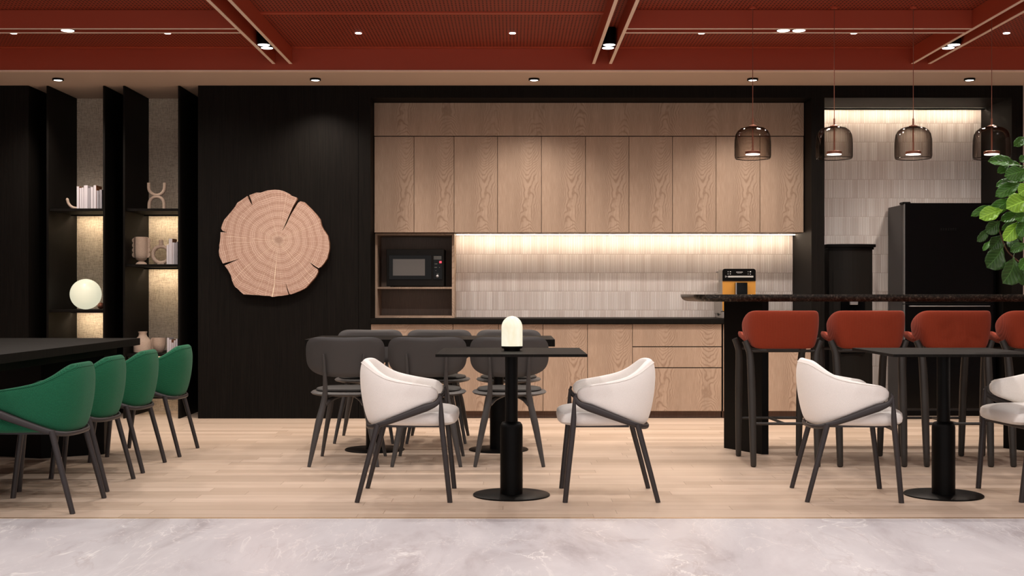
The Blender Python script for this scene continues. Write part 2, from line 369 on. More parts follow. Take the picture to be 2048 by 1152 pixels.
def blob(bm, c, r, e1=0.5, e2=0.5, nu=28, nv=14, warp=None):
    """superellipsoid; small e = boxier"""
    rows = []; top = bot = None
    for i in range(1, nv):
        ph = -PI/2+PI*i/nv; row = []
        for j in range(nu):
            th = 2*PI*j/nu
            p = Vector((r[0]*spow(math.cos(ph), e1)*spow(math.cos(th), e2), r[1]*spow(math.cos(ph), e1)*spow(math.sin(th), e2), r[2]*spow(math.sin(ph), e1)))
            if warp: p = warp(p)
            row.append(bm.verts.new(p+Vector(c)))
        rows.append(row)
    def pole(z):
        p = Vector((0, 0, z)); p = warp(p) if warp else p
        return bm.verts.new(p+Vector(c))
    a, b = pole(-r[2]), pole(r[2]); fs = []
    for k in range(len(rows)-1):
        for j in range(nu): fs.append(bm.faces.new((rows[k][j], rows[k][(j+1) % nu], rows[k+1][(j+1) % nu], rows[k+1][j])))
    for j in range(nu):
        fs.append(bm.faces.new((a, rows[0][(j+1) % nu], rows[0][j]))); fs.append(bm.faces.new((b, rows[-1][j], rows[-1][(j+1) % nu])))
    bmesh.ops.recalc_face_normals(bm, faces=fs); return bm
def rings_to_mesh(bm, rings, cap=True):
    vs = [[bm.verts.new(p) for p in r] for r in rings]; n = len(vs[0]); fs = []
    for k in range(len(vs)-1):
        for j in range(n): fs.append(bm.faces.new((vs[k][j], vs[k][(j+1) % n], vs[k+1][(j+1) % n], vs[k+1][j])))
    if cap: fs.append(bm.faces.new(vs[0])); fs.append(bm.faces.new(vs[-1]))
    bmesh.ops.recalc_face_normals(bm, faces=fs); return bm

def obj(name, bm, material, parent=None, smooth=False, loc=None, sub=0):
    me = bpy.data.meshes.new(name); 
    if loc is not None: bmesh.ops.translate(bm, verts=bm.verts, vec=-Vector(loc))
    bm.to_mesh(me); bm.free()
    me.materials.append(M[material] if isinstance(material, str) else material)
    if smooth:
        me.polygons.foreach_set('use_smooth', [True]*len(me.polygons))
        try: me.set_sharp_from_angle(angle=math.radians(40))
        except Exception: pass
    o = bpy.data.objects.new(name, me); COL.objects.link(o)
    if loc is not None: o.location = loc
    if parent: o.parent = parent
    if sub:
        s = o.modifiers.new('sub', 'SUBSURF'); s.levels = sub; s.render_levels = sub
    return o
def tag(o, label, cat, group=None, kind=None):
    o['label'] = label; o['category'] = cat
    if group: o['group'] = group
    if kind: o['kind'] = kind
    return o
def thing(name, label, cat, loc=(0, 0, 0), rz=0.0, group=None):
    o = bpy.data.objects.new(name, None); COL.objects.link(o); o.empty_display_size = 0.1
    o.location = loc; o.rotation_euler = (0, 0, rz); return tag(o, label, cat, group)
def struct(name, bm, material, label=None, loc=None, parent=None):
    o = obj(name, bm, material, parent, loc=loc)
    if not parent: o['kind'] = 'structure'; o['category'] = name.split('_')[0]
    if label: o['label'] = label
    return o
def dup(src, parent=None):
    c = src.copy(); COL.objects.link(c); c.parent = parent
    for ch in src.children: dup(ch, c)
    return c
def place(src, label, loc, rz):
    r = dup(src); r['label'] = label; r.location = loc; r.rotation_euler = (0, 0, rz); return r

# ---------------------------------------------------------------- the setting
T = 11.55           # tiled and textile back plane
FP = 10.84          # front plane of the black wall
SZ = 2.888          # soffit
CZ = 3.08           # perforated ceiling
struct('floor_wood', box(new(), -7, 7, 6.03, 11.75, -0.06, 0), 'planks', 'pale oak plank floor of the seating area')
struct('floor_marble', box(new(), -7, 7, -4, 6.015, -0.06, 0), 'marble', 'pinkish grey veined marble floor strip in front')
struct('trim_1', box(new(), -7, 7, 6.015, 6.03, -0.06, 0.0015), 'brass', 'thin brass strip between marble and wood floor')
struct('ceiling', box(new(), -7, 7, -4, 10.17, CZ, CZ+0.05), 'perf', 'oxide red perforated metal ceiling')
struct('ceiling_soffit', box(new(), -7, 7, 10.19, 11.75, SZ, SZ+0.06), 'soffit', 'lowered beige ceiling strip over the kitchen wall')
o = struct('trim_2', box(new(), -7, 7, 10.16, 10.19, SZ+0.012, CZ+0.02), 'red', 'red painted fascia between the two ceiling levels')
struct('edge_strip', box(new(), -7, 7, 10.157, 10.19, SZ, SZ+0.012), 'edge', parent=o)
struct('wall_left', box(new(), -7.1, -7, -4, 11.75, 0, 3.2), 'pale_wall', 'plain pale side wall')
struct('wall_right', box(new(), 7, 7.1, -4, 11.75, 0, 3.2), 'pale_wall', 'plain pale side wall')
# back wall plane (behind everything) and the black panelled front
struct('wall_back', box(new(), -7, 7, 11.60, 11.75, 0, SZ), 'black_wood', 'black wall behind the shelving gaps')
struct('wall_tile_kitchen', box(new(), -0.53, 2.593, T, 11.60, 0.86, 1.64), 'tile', 'backsplash of slim vertical beige finger tiles')
struct('wall_tile_niche', box(new(), 2.71, 4.334, T, 11.60, 0, 2.78), 'tile', 'beige finger tile wall behind the refrigerator')
struct('wall_panel_left', box(new(), -7, -4.193, FP, 11.60, 0, SZ), 'black_wood', 'black panelled wall left of the shelving')
struct('wall_panel', box(new(), -2.723, -1.334, FP, 11.60, 0, SZ), 'black_wood', 'black stained wood wall panel behind the tree slice')
struct('wall_frame_left', box(new(), -1.331, -1.228, FP, 11.60, 0, SZ), 'black_wood', 'narrow black panel beside the cabinets')
struct('wall_frame_middle', box(new(), 2.597, 2.71, FP, 11.60, 0, SZ), 'black_wood', 'black pier between cabinets and refrigerator niche')
struct('wall_header_kitchen', box(new(), -1.228, 2.597, FP, 11.60, 2.782, SZ), 'black_wood', 'black header above the kitchen cabinets')
struct('wall_header_niche', box(new(), 2.71, 4.334, FP, 11.60, 2.782, SZ), 'black_wood', 'black header above the refrigerator niche')
struct('wall_frame_right', box(new(), 4.334, 4.432, FP, 11.60, 0, SZ), 'black_wood', 'black pier right of the refrigerator niche')
struct('wall_end', box(new(), 4.432, 7, FP+0.02, 11.60, 0, SZ), 'pale_wall', 'pale wall at the far right')

# ceiling fins: pairs along the depth, cross pairs in alternate bays
tn = [3]
def fin(x0, x1, y0, y1):
    o = struct('trim_%d' % tn[0], box(new(), x0, x1, y0, y1, 2.953, CZ), 'red', 'red ceiling fin with a pale lower edge'); tn[0] += 1
    struct('edge_strip', box(new(), x0, x1, y0, y1, 2.949, 2.953), 'edge', parent=o)
for xc in (-4.456, -1.866, 0.7315, 3.3225):
    for s in (-1, 1): fin(xc+s*0.0685-0.012, xc+s*0.0685+0.012, -3, 10.157)
for xa, xb in ((-4.3755, -1.9465), (0.812, 3.242)):
    for y in (8.81, 8.945, 3.6, 3.735): fin(xa, xb, y, y+0.022)
for i, (xa, xb) in enumerate(((-1.7855, 0.651), (3.403, 7))):
    struct('trim_%d' % tn[0], box(new(), xa, xb, 8.855, 8.91, CZ-0.008, CZ), 'red', 'flat red seam strip across the perforated sheet'); tn[0] += 1
for xa, xb in ((-4.3755, -1.9465), (-1.7855, 0.651), (0.812, 3.242), (3.403, 7)):
    struct('trim_%d' % tn[0], box(new(), xa, xb, 10.10, 10.157, CZ-0.006, CZ), 'red', 'narrow red border where sheet meets fascia'); tn[0] += 1

# ---------------------------------------------------------------- lamps in the ceiling
SP = {}
def spot(name, loc, power, size, blend, rad, parent, tilt=(0, 0, 0), col=(1.0, 0.86, 0.74)):
    k = (power, size, blend, rad, col)
    if k not in SP:
        d = bpy.data.lights.new('spot', 'SPOT'); d.energy = power; d.spot_size = math.radians(size); d.spot_blend = blend
        d.shadow_soft_size = rad; d.color = col; SP[k] = d
    o = bpy.data.objects.new(name, SP[k]); COL.objects.link(o); o.parent = parent; o.location = loc; o.rotation_euler = tilt; return o
SOFFIT_W, PANEL_W, NEAR_W, FIN_W, PEND_W = 48, 38, 41, 34, 4
def downlight(x, y, z, r, label, group, power, size, blend, ring=True, col=(1.0, 0.87, 0.76)):
    h = 0.016 if ring else 0.004
    t = thing('recessed_downlight', label, 'ceiling light', (x, y, z), 0, group)
    bm = new(); lathe(bm, [(r*0.74, 0), (r, 0), (r, -h), (r*0.74, -h)], 32, closed=True)
    obj('bezel', bm, 'black' if ring else 'white_em', t, True)
    obj('diffuser', lathe(new(), [(r*0.74, 0), (r*0.74, -h+0.0005)], 32), 'white_em', t)
    spot('lamp', (0, 0, -0.03), power, size, blend, 0.04, t, col=col); return t
soff = [(-3.81, 'above the open shelving'), (-1.65, 'above the tree slice panel'), (0.185, 'above the middle of the oak cabinets'), (2.02, 'above the coffee machine'), (3.84, 'above the refrigerator')]
for x, w in soff: downlight(x, 10.49, SZ, 0.046, 'black-rimmed round downlight in the beige soffit '+w, 'black-rimmed downlights in the soffit', SOFFIT_W, 122, 0.8)
pan = [(-3.82, 'first from the left edge'), (-2.64, 'between the left edge and the first long fin'), (-1.177, 'just right of the first long fin'), (0.004, 'near the picture centre'), (1.452, 'right of the second long fin'), (2.62, 'left of the third long fin'), (3.79, 'right of the third long fin')]
for x, w in pan: downlight(x, 9.58, CZ, 0.025, 'small rimless downlight in the red ceiling, '+w, 'small downlights in the perforated ceiling', PANEL_W, 150, 0.6, False)
for y, rw in ((7.5, 'just out of view'), (5.0, 'above the marble'), (3.0, 'near the viewer')):  # unseen rows of lamps added to brighten the marble and chair fronts
    for x, w in pan:
        downlight(x, y, CZ, 0.025, 'added unseen downlight '+rw+', '+w.replace('the picture centre', 'the middle'), 'added unseen downlights forward of the view', NEAR_W, 152, 0.7, False, (1.0, 0.94, 0.90))
def fin_spot(x, y, label):
    t = thing('cylinder_spotlight', label, 'ceiling light', (x, y, CZ), 0, 'black cylinder spotlights between the ceiling fins')
    bm = new(); lathe(bm, [(0.050, 0), (0.050, -0.125), (0.046, -0.127), (0.046, -0.118)], 32); obj('housing', bm, 'black', t, True)
    obj('diffuser', lathe(new(), [(0.044, -0.119), (0.044, -0.1285)], 32), 'white_em', t)
    spot('lamp', (0, 0, -0.15), FIN_W, 120, 0.7, 0.045, t)
for x, w in ((-1.866, 'left long fin pair'), (0.7315, 'middle long fin pair'), (3.3225, 'right long fin pair')):
    fin_spot(x, 9.40, 'nearer of two black spotlights in the '+w); fin_spot(x, 9.52, 'farther of two black spotlights in the '+w)
fin_spot(-3.16, 8.889, 'lone black spotlight in the left cross fin pair')
fin_spot(1.93, 8.889, 'left of two black spotlights in the right cross fin pair')
fin_spot(2.04, 8.889, 'right of two black spotlights in the right cross fin pair')

# ---------------------------------------------------------------- shelving bays
def bookcase(x0, x1, shelves, label):
    t = thing('open_bookcase', label, 'bookcase', ((x0+x1)/2, FP, 0))
    X = t.location.x; th = 0.017; D = 11.595-FP
    for a in (x0, x1-th): obj('side_panel', box(new(), a-X, a+th-X, 0, D, 0, SZ-0.002), 'black_wood', t)
    bk = obj('back_panel', box(new(), x0+th-X, x1-th-X, T-FP, D, 0, SZ-0.002), 'linen', t); bk['label'] = 'woven beige textile back'
    for z in shelves:
        s = obj('shelf', box(new(), x0+th-X, x1-th-X, 0.03, T-FP-0.001, z-0.022, z), 'black_wood', t)
        obj('light_cover', box(new(), x0+th-X, x1-th-X, T-FP-0.152, T-FP-0.146, z-0.034, z-0.022), 'black_wood', s)
        l = obj('light_strip', box(new(), x0+th+0.02-X, x1-th-0.02-X, T-FP-0.138, T-FP-0.122, z-0.026, z-0.022), 'led_soft', s); l['label'] = 'warm glowing strip'
    return t
bookcase(-4.037, -3.530, (1.824, 0.942, 0.56), 'tall black open bookcase with the round globe lamp')
bookcase(-3.373, -2.879, (1.824, 1.339, 0.56), 'tall black open bookcase with stoneware vases')

# books
def book(px0, px1, top, zs, material, where, group, Y=10.96, D=0.15, brown=False):
    x0, x1 = (px0-HX)*Y/F, (px1-HX)*Y/F; h = EYE-(top-HY)*Y/F - zs; w = x1-x0-0.0008; c = 0.0022
    t = thing('book', where, 'book', ((x0+x1)/2, Y, zs), 0, group)
    bm = new(); box(bm, -w/2, -w/2+c, 0, D, 0, h); box(bm, w/2-c, w/2, 0, D, 0, h); box(bm, -w/2+c, w/2-c, 0, c, 0, h)
    obj('cover', bm, material, t)
    if brown: b_ = obj('side_board', box(new(), w/2-0.0001, w/2+0.0012, 0.001, D, 0, h+0.0006), 'book_brown', t); b_['label'] = 'brown side board'
    obj('pages', box(new(), -w/2+c, w/2-c, c, D-0.004, 0.003, h-0.004), 'pages', t)
ordn = ['leftmost', 'second from left', 'third from left', 'fourth from left', 'fifth from left', 'sixth from left', 'seventh from left', 'eighth from left', 'rightmost']
def k2(x): return x/2.743
A = [(421, 434, 200, 'book_white'), (436, 447, 208, 'book_white'), (448, 459, 206, 'book_white'), (460, 481, 194, 'book_white'), (482, 495, 208, 'book_grey'), (497, 511, 203, 'book_white'), (513, 527, 194, 'book_white'), (529, 542, 222, 'book_grey'), (545, 559, 218, 'book_grey')]
for i, (a, b, tp, mm) in enumerate(A):
    book(k2(a), k2(b), 300+k2(tp), 1.824, mm, '%s book in the row beside the curved sculpture, upper left shelf' % ordn[i], 'books on the upper left shelf', brown=i in (0, 6))
B = [(914, 925, 520, 'book_white'), (926, 945, 487, 'book_white'), (946, 955, 507, 'book_white'), (956, 966, 508, 'book_grey'), (967, 974, 503, 'book_grey')]
for i, (a, b, tp, mm) in enumerate(B):
    book(k2(a), k2(b), 300+k2(tp), 1.339, mm, '%s book beside the ring vase on the middle shelf' % (ordn[i] if i < 4 else 'rightmost'), 'books beside the ring vase', brown=i == 1)
Cc = [(916, 928, 98), (929, 941, 108), (942, 952, 124), (953, 963, 112), (964, 974, 103)]
for i, (a, b, tp) in enumerate(Cc):
    book(k2(a), k2(b), 640+k2(tp), 0.56, 'book_white', '%s book beside the scalloped cup on the lowest shelf' % (ordn[i] if i < 4 else 'rightmost'), 'books on the low shelf', brown=i in (1, 2))

# stoneware pieces
def arc_pts(cx, cz, r, a0, a1, n=14):
    return [(cx+r*math.cos(math.radians(a0+(a1-a0)*i/n)), 0, cz+r*math.sin(math.radians(a0+(a1-a0)*i/n))) for i in range(n+1)]
def at(px, Y): return (px-HX)*Y/F
Y0 = 11.02; kk = Y0/F
bm = new(); tube(bm, [(-0.085, 0, 0.088)]+arc_pts(0.0, 0.083, 0.075, 180, 270)+[(0.035, 0, 0.008)], 0.0125, 12, 0, up=(0, 1, 0), rnd_end=True)
s = obj('curved_sculpture', bm, 'stoneware', None, True); s.location = (at(150, Y0)+0.01, Y0, 1.829)
tag(s, 'beige half-ring stoneware sculpture left of the books', 'sculpture')
t = thing('arch_sculpture', 'beige sculpture of two joined arches alone on its shelf', 'sculpture', (at(313.5, Y0), Y0, 1.824))
bm = new(); tube(bm, [(-0.066, 0, 0), (-0.066, 0, 0.024)]+arc_pts(0, 0.047, 0.066, 180, 0)+[(0.066, 0, 0.024), (0.066, 0, 0)], 0.0150, 14, 0, up=(0, 1, 0)); obj('lower_arch', bm, 'stoneware', t, True)
bm = new(); tube(bm, [(-0.070, 0, 0.236), (-0.070, 0, 0.216)]+arc_pts(0, 0.196, 0.070, 180, 360)+[(0.070, 0, 0.216), (0.070, 0, 0.236)], 0.0150, 14, 0, up=(0, 1, 0)); obj('upper_arch', bm, 'stoneware', t, True)
t = thing('scalloped_vase', 'tall beige vase with scalloped side ridges on middle shelf', 'vase', (at(282.5, Y0), Y0, 1.339))
obj('body', lathe(new(), [(0.050, 0), (0.050, 0.003), (0.040, 0.018), (0.022, 0.028), (0.022, 0.031), (0.042, 0.042), (0.056, 0.066), (0.058, 0.10), (0.058, 0.243), (0.053, 0.243), (0.052, 0.10)], 40), 'stoneware', t, True)
for s_ in (-1, 1):
    bm = new()
    for i in range(4): lathe(bm, [(0.004, -0.005), (0.024, -0.005), (0.026, 0), (0.024, 0.005), (0.004, 0.005)], 20, (s_*0.056, 0, 0.212-0.042*i), 'Y')
    obj('scalloped_ridge', bm, 'stoneware', t, True)
t = thing('ring_vase', 'beige ring-shaped vase with a short neck', 'vase', (at(321, Y0), Y0+0.02, 1.339))
bm = new(); pts = [(0.073*math.cos(2*PI*i/36-PI/2), 0, 0.088+0.073*math.sin(2*PI*i/36-PI/2)) for i in range(37)]
tube(bm, pts, 0.017, 14, 0, up=(0, 1, 0)); box(bm, -0.03, 0.03, -0.016, 0.016, 0, 0.012, 0.004); obj('ring', bm, 'stoneware', t, True)
obj('neck', lathe(new(), [(0.0195, 0.168), (0.0195, 0.218), (0.015, 0.218), (0.015, 0.19)], 24), 'stoneware', t, True)
t = thing('bottle_vase', 'speckled beige bottle vase with flared neck behind the table', 'vase', (at(285.5, Y0), Y0, 0.56))
obj('body', lathe(new(), [(0.066, 0), (0.078, 0.010), (0.079, 0.10), (0.072, 0.112), (0.036, 0.150), (0.033, 0.172), (0.039, 0.183), (0.039, 0.189), (0.030, 0.189), (0.028, 0.16)], 40), 'stoneware', t, True)
t = thing('scalloped_cup', 'small beige cup vase with a scalloped left ridge', 'vase', (at(318.5, Y0), Y0, 0.56))
obj('body', lathe(new(), [(0.022, 0), (0.030, 0.006), (0.050, 0.04), (0.056, 0.075), (0.056, 0.135), (0.051, 0.135), (0.050, 0.08)], 36), 'stoneware', t, True)
bm = new()
for i in range(3): lathe(bm, [(0.004, -0.005), (0.019, -0.005), (0.021, 0), (0.019, 0.005), (0.004, 0.005)], 20, (-0.055, 0, 0.115-0.034*i), 'Y')
obj('scalloped_ridge', bm, 'stoneware', t, True)
# globe lamp
Yg = 11.05
t = thing('globe_lamp', 'glowing white globe lamp with a dark metal ball', 'lamp', (at(171.5, Yg), Yg, 0.942))
bm = new(); blob(bm, (0, 0, 0.1365), (0.1345, 0.1345, 0.1345), 1, 1, 40, 24); obj('globe', bm, 'opal', t, True)
bm = new(); blob(bm, (0.124, 0.03, 0.034), (0.030, 0.030, 0.030), 1, 1, 24, 14); tube(bm, [(0.10, 0.02, 0.04), (0.125, 0.03, 0.036)], 0.008, 8, 0); obj('counterweight', bm, M['copper'], t, True)

# ---------------------------------------------------------------- tree slice
def sl(px, py): return ((px-670)/4.266*10.78/F, -(py-560)/4.266*10.78/F)
out_ = [(640,125),(680,128),(720,140),(760,160),(775,175),(825,192),(826,212),(790,275),(752,360),(722,430),(700,482),(735,425),(775,340),(815,272),(838,236),(858,224),(890,232),(950,290),(1000,345),(1025,380),(1036,430),(1050,460),(1072,492),(1090,520),(1103,580),(1104,620),(1100,650),(1085,710),(1056,755),(1030,785),(1010,794),(985,780),(930,738),(965,778),(1005,806),(1005,830),(985,870),(960,900),(900,965),(850,990),(775,1018),(764,1015),(740,950),(728,915),(738,960),(755,1020),(700,1030),(655,1034),(615,1040),(595,1032),(550,1030),(500,1025),(430,1022),(370,1018),(345,995),(320,970),(300,955),(285,930),(272,895),(265,860),(235,805),(210,772),(270,745),(340,714),(270,735),(195,755),(178,720),(165,690),(160,650),(166,620),(164,600),(170,570),(174,530),(175,488),(232,490),(192,476),(180,455),(190,420),(205,385),(260,320),(300,270),(320,235),(360,210),(403,180),(430,235),(450,262),(440,225),(420,172),(480,150),(520,150),(580,130)]
pp = [sl(*p) for p in out_]
t = thing('tree_slice', 'large round sawn tree slice with radial cracks hung on the black panel', 'wall decoration', (P(400+670/4.266, 350+560/4.266, 10.78)))
from mathutils.geometry import delaunay_2d_cdt
def fill_outline(bm, pts, y):
    n = len(pts); r = delaunay_2d_cdt([Vector(p) for p in pts], [], [list(range(n))], 1, 1e-6)
    vs = [bm.verts.new((v.x, y, v.y)) for v in r[0]]
    for f in r[2]: bm.faces.new([vs[i] for i in f])
bm = new(); fill_outline(bm, pp, 0.0)
obj('sawn_face', bm, 'slice', t)
bm = new(); n_ = len(pp); a = [bm.verts.new((p[0], 0, p[1])) for p in pp]; b = [bm.verts.new((p[0]*1.0, 0.058, p[1]*1.0)) for p in pp]
for i in range(n_): bm.faces.new((a[i], a[(i+1) % n_], b[(i+1) % n_], b[i]))
fill_outline(bm, pp, 0.058); bmesh.ops.recalc_face_normals(bm, faces=bm.faces); obj('bark', bm, 'bark', t)

# ---------------------------------------------------------------- kitchen wall
def kx(px, Y): return (px-HX)*Y/F
UF = 11.10
ub = [748.5, 828, 908, 995, 1083, 1171, 1258, 1345, 1432, 1520, 1607.5]
uz0, uz1, uzt = 1.626, 2.483, 2.780
hp = thing('cabinet_header', 'long horizontal oak panel above the wall cabinet doors', 'cabinet', (kx(748.5, UF), UF, uz1))
wt = kx(1607.5, UF)-kx(748.5, UF)
obj('front_panel', box(new(), 0, wt, 0, 0.018, 0.002, uzt-uz1-0.003), 'oak', hp); obj('carcass', box(new(), 0.002, wt-0.002, 0.018, T-UF, 0, uzt-uz1-0.003), 'oak_dark', hp)
uw = ['first wall cabinet from the left, narrow, above the microwave', 'second wall cabinet from the left, above the microwave', 'third wall cabinet from the left', 'fourth wall cabinet from the left', 'fifth wall cabinet from the left', 'middle wall cabinet just right of centre, sixth from left', 'fourth wall cabinet from the right', 'third wall cabinet from the right', 'second wall cabinet from the right, behind the first pendant', 'rightmost wall cabinet beside the black pier']
for i in range(10):
    x0, x1 = kx(ub[i], UF), kx(ub[i+1], UF); w = x1-x0
    t = thing('wall_cabinet', 'oak veneer '+uw[i], 'cabinet', (x0, UF, uz0), 0, 'oak wall cabinets in the upper row')
    obj('carcass', box(new(), 0.001, w-0.001, 0.019, T-UF-0.001, 0.0, uz1-uz0-0.003), 'oak_dark', t)
    obj('door', box(new(), 0.0022, w-0.0022, 0, 0.018, 0.001, uz1-uz0-0.006, 0.0008, 1), 'oak', t)
# under-cabinet strip
t = thing('under_cabinet_light', 'thin warm glowing light strip under the wall cabinets', 'light', (kx(914, T), 11.52, uz0))
obj('light_strip', box(new(), 0, kx(1585, T)-kx(914, T), -0.080, -0.062, -0.005, -0.0005), 'led', t)
t = thing('niche_light', 'thin warm light strip at the top of the refrigerator niche', 'light', (2.71, 11.50, 2.781))
obj('light_cover', box(new(), 0.0, 1.622, -0.07, -0.064, -0.014, 0), 'black', t)
obj('light_strip', box(new(), 0.01, 1.612, -0.050, -0.036, -0.006, -0.001), 'led', t)

# microwave cubby
CF = 11.22; cx0, cx1 = kx(750, CF), -0.518; cz0, cz1 = 0.866, 1.624
t = thing('open_cabinet', 'oak framed open cubby holding the microwave', 'cabinet', (cx0, CF, cz0)); w = cx1-cx0; h = cz1-cz0; D = 11.595-CF
obj('side_panel', box(new(), 0, 0.021, 0, D, 0, h), 'oak', t); obj('side_panel', box(new(), w-0.021, w, 0, D, 0, h), 'oak', t)
obj('top_panel', box(new(), 0.021, w-0.021, 0, D, h-0.016, h), 'oak', t); obj('bottom_panel', box(new(), 0.021, w-0.021, 0, D, 0, 0.018), 'oak', t)
SH = EYE-(574-HY)*CF/F-cz0
obj('shelf', box(new(), 0.021, w-0.021, 0.002, D-0.015, SH-0.016, SH), 'oak', t)
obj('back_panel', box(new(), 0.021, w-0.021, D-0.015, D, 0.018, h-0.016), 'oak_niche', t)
# microwave
MY = 11.25; mx0, mx1 = kx(773, MY), kx(888, MY); mzb = cz0+SH; mz1 = EYE-(498.3-HY)*MY/F; w = mx1-mx0; h = mz1-mzb
t = thing('microwave_oven', 'black microwave oven with round knob and red display', 'microwave', (mx0, MY, mzb))
def q(px, py): return (px/7.2+760-773)*MY/F, EYE-(py/7.2+480-HY)*MY/F-mzb
bm = new(); box(bm, 0, w, 0.0, 0.325, 0.008, h, 0.003, 1)
for a in (0.03, w-0.05):
    for b in (0.03, 0.29): box(bm, a, a+0.02, b, b+0.02, 0, 0.009)
obj('housing', bm, 'mw_body', t)
x0, z1 = q(130, 220); x1, z0 = q(742, 568); dr = obj('door', box(new(), x0, x1, -0.006, 0.001, z0, z1, 0.001, 1), 'gloss_black', t)
x0, z1 = q(187, 275); x1, z0 = q(648, 513); obj('window', box(new(), x0, x1, -0.0075, -0.005, z0, z1), 'mw_glass', dr)
x0, z1 = q(768, 220); x1, z0 = q(897, 568); cp = obj('control_panel', box(new(), x0, x1, -0.006, 0.001, z0, z1, 0.001, 1), 'gloss_black', t)
for i in range(8):
    a, zt = q(776+i*14, 232); b, zb = q(784+i*14, 282); obj('vent_slot', box(new(), a, b, -0.0075, -0.005, zb, zt), 'mark_dim', cp)
for (a, b, c_, d_) in ((785, 341, 826, 348), (856, 341, 864, 347), (785, 390, 822, 397), (853, 390, 862, 396), (800, 439, 810, 444), (815, 483, 848, 487)):
    x0, z1 = q(a, b); x1, z0 = q(c_, d_); obj('button_mark', box(new(), x0, x1, -0.0070, -0.005, z0, z1), 'mark_dim', cp)
x0, z1 = q(856, 304); x1, z0 = q(887, 332); obj('display', box(new(), x0, x1, -0.0080, -0.005, z0, z1), 'red_led', cp)
a, b = q(829, 522); kb = obj('knob', lathe(new(), [(0.0125, -0.005), (0.0125, -0.022), (0.010, -0.024)], 28, (a, 0, b), 'Y'), 'steel', cp, True)
a, b = q(545, 176); obj('emblem', lathe(new(), [(0.006, -0.0015), (0.006, 0.001)], 16, (a, 0, b), 'Y'), 'black', t)

# base cabinets
BF = 10.85; bz0, bz1 = 0.062, 0.820
bb = [742, 906, 997, 1086, 1175, 1265]
bw = ['leftmost base cabinet behind the far dining chairs', 'second base cabinet from the left', 'third base cabinet from the left, behind the front table', 'fourth base cabinet from the left', 'base cabinet directly left of the three drawers']
def base_unit(x0, x1, label, drawers=False):
    w = x1-x0; t = thing('base_cabinet', label, 'cabinet', (x0, BF, 0), 0, 'oak base cabinets under the counter')
    obj('carcass', box(new(), 0.001, w-0.001, 0.019, 0.72, bz0, bz1), 'black', t)
    obj('plinth', box(new(), 0, w, 0.05, 0.70, 0, bz0), 'oak_dark', t)
    if drawers:
        zz = [0.820, EYE-(694-HY)*BF/F, EYE-(736-HY)*BF/F, bz0]
        for k in range(3): obj('drawer', box(new(), 0.0022, w-0.0022, 0, 0.018, zz[k+1]+(0.002 if k == 2 else 0.006), zz[k]-0.002, 0.0008, 1), 'oak', t)
    else: obj('door', box(new(), 0.0022, w-0.0022, 0, 0.018, bz0+0.002, bz1-0.003, 0.0008, 1), 'oak', t)
for i in range(5): base_unit(kx(bb[i], BF) if i else -1.226, kx(bb[i+1], BF), 'oak '+bw[i])
base_unit(kx(1265, BF), kx(1443.5, BF), 'oak base cabinet with three wide drawers', True)
base_unit(kx(1446, BF), 2.20, 'oak base cabinet hidden mostly by the bar leg')
base_unit(2.20, 2.595, 'oak base cabinet seen under the first bar stool')
cb = obj('kitchen_worktop', box(new(), -1.227, 2.596, 10.82, T-0.001, 0.822, 0.8655, 0.002, 1), 'black_table'); tag(cb, 'long black kitchen worktop on the oak base cabinets', 'worktop')

# coffee machine
KY = 11.0; x0 = kx(1445, KY); wd = kx(1511, KY)-x0
t = thing('coffee_machine', 'orange and grey coffee machine with black control panel', 'coffee machine', (x0, KY, 0.8655))
def z_(py): return EYE-(py-HY)*KY/F-0.8655
kz = KY/F/8.858
def c_(px, py): return ((px/8.858+1420-1445)*KY/F, z_(520+py/8.858))
top = z_(537.5); mid = z_(562)
pts = [(0.003, mid-0.02), (wd-0.003, mid-0.02)]
bm = new(); box(bm, 0.002, wd-0.002, 0.012, 0.24, 0.06, top-0.004, 0.006, 2); box(bm, 0.0, wd, 0.10, 0.46, 0.03, 0.22, 0.008, 2); box(bm, 0.005, wd-0.005, 0.0, 0.44, 0.0, 0.055, 0.004, 1)
obj('housing', bm, 'grey_plastic', t)
bm = new(); blob(bm, (wd/2, 0.25, top-0.022), (wd/2, 0.20, 0.016), 0.7, 0.35, 32, 10); obj('lid', bm, 'grey_plastic', t, True)
def rrect(x0, x1, z0, z1, r, corners=(1, 1, 1, 1), n=6):
    o_ = []
    for (cx, cz, a0, k) in ((x1, z1, 0, corners[1]), (x0, z1, 90, corners[0]), (x0, z0, 180, corners[3]), (x1, z0, 270, corners[2])):
        if not k: o_.append((cx, cz)); continue
        ccx = cx-r if a0 in (0, 270) else cx+r; ccz = cz-r if a0 in (0, 90) else cz+r
        for i in range(n+1):
            a = math.radians(a0+90*i/n); o_.append((ccx+r*math.cos(a), ccz+r*math.sin(a)))
    return o_
obj('front_panel', prism(new(), rrect(0, wd, z_(622), mid, 0.012, (0, 0, 1, 1)), -0.004, 0.014, 'Y'), 'orange', t)
pn = obj('control_panel', prism(new(), rrect(0, wd, mid, top, 0.022, (1, 1, 0, 0)), -0.010, 0.014, 'Y'), 'black', t)
bm = new()
for (a, b, s_) in ((317, 208, 7), (358, 208, 9), (317, 247, 7), (357, 247, 8), (672, 208, 6), (712, 208, 11), (672, 248, 5), (712, 250, 7)):
    x, z = c_(a, b); r_ = s_*kz; box(bm, x-r_, x+r_, -0.0115, -0.009, z-r_*0.8, z+r_*0.8)
for i in range(9):
    x, z = c_(466+i*13, 215); box(bm, x-4.5*kz, x+4.5*kz, -0.0115, -0.009, z-5*kz, z+5*kz)
for i in range(6):
    x, z = c_(484+i*13, 233); box(bm, x-4*kz, x+4*kz, -0.0115, -0.009, z-2*kz, z+2*kz)
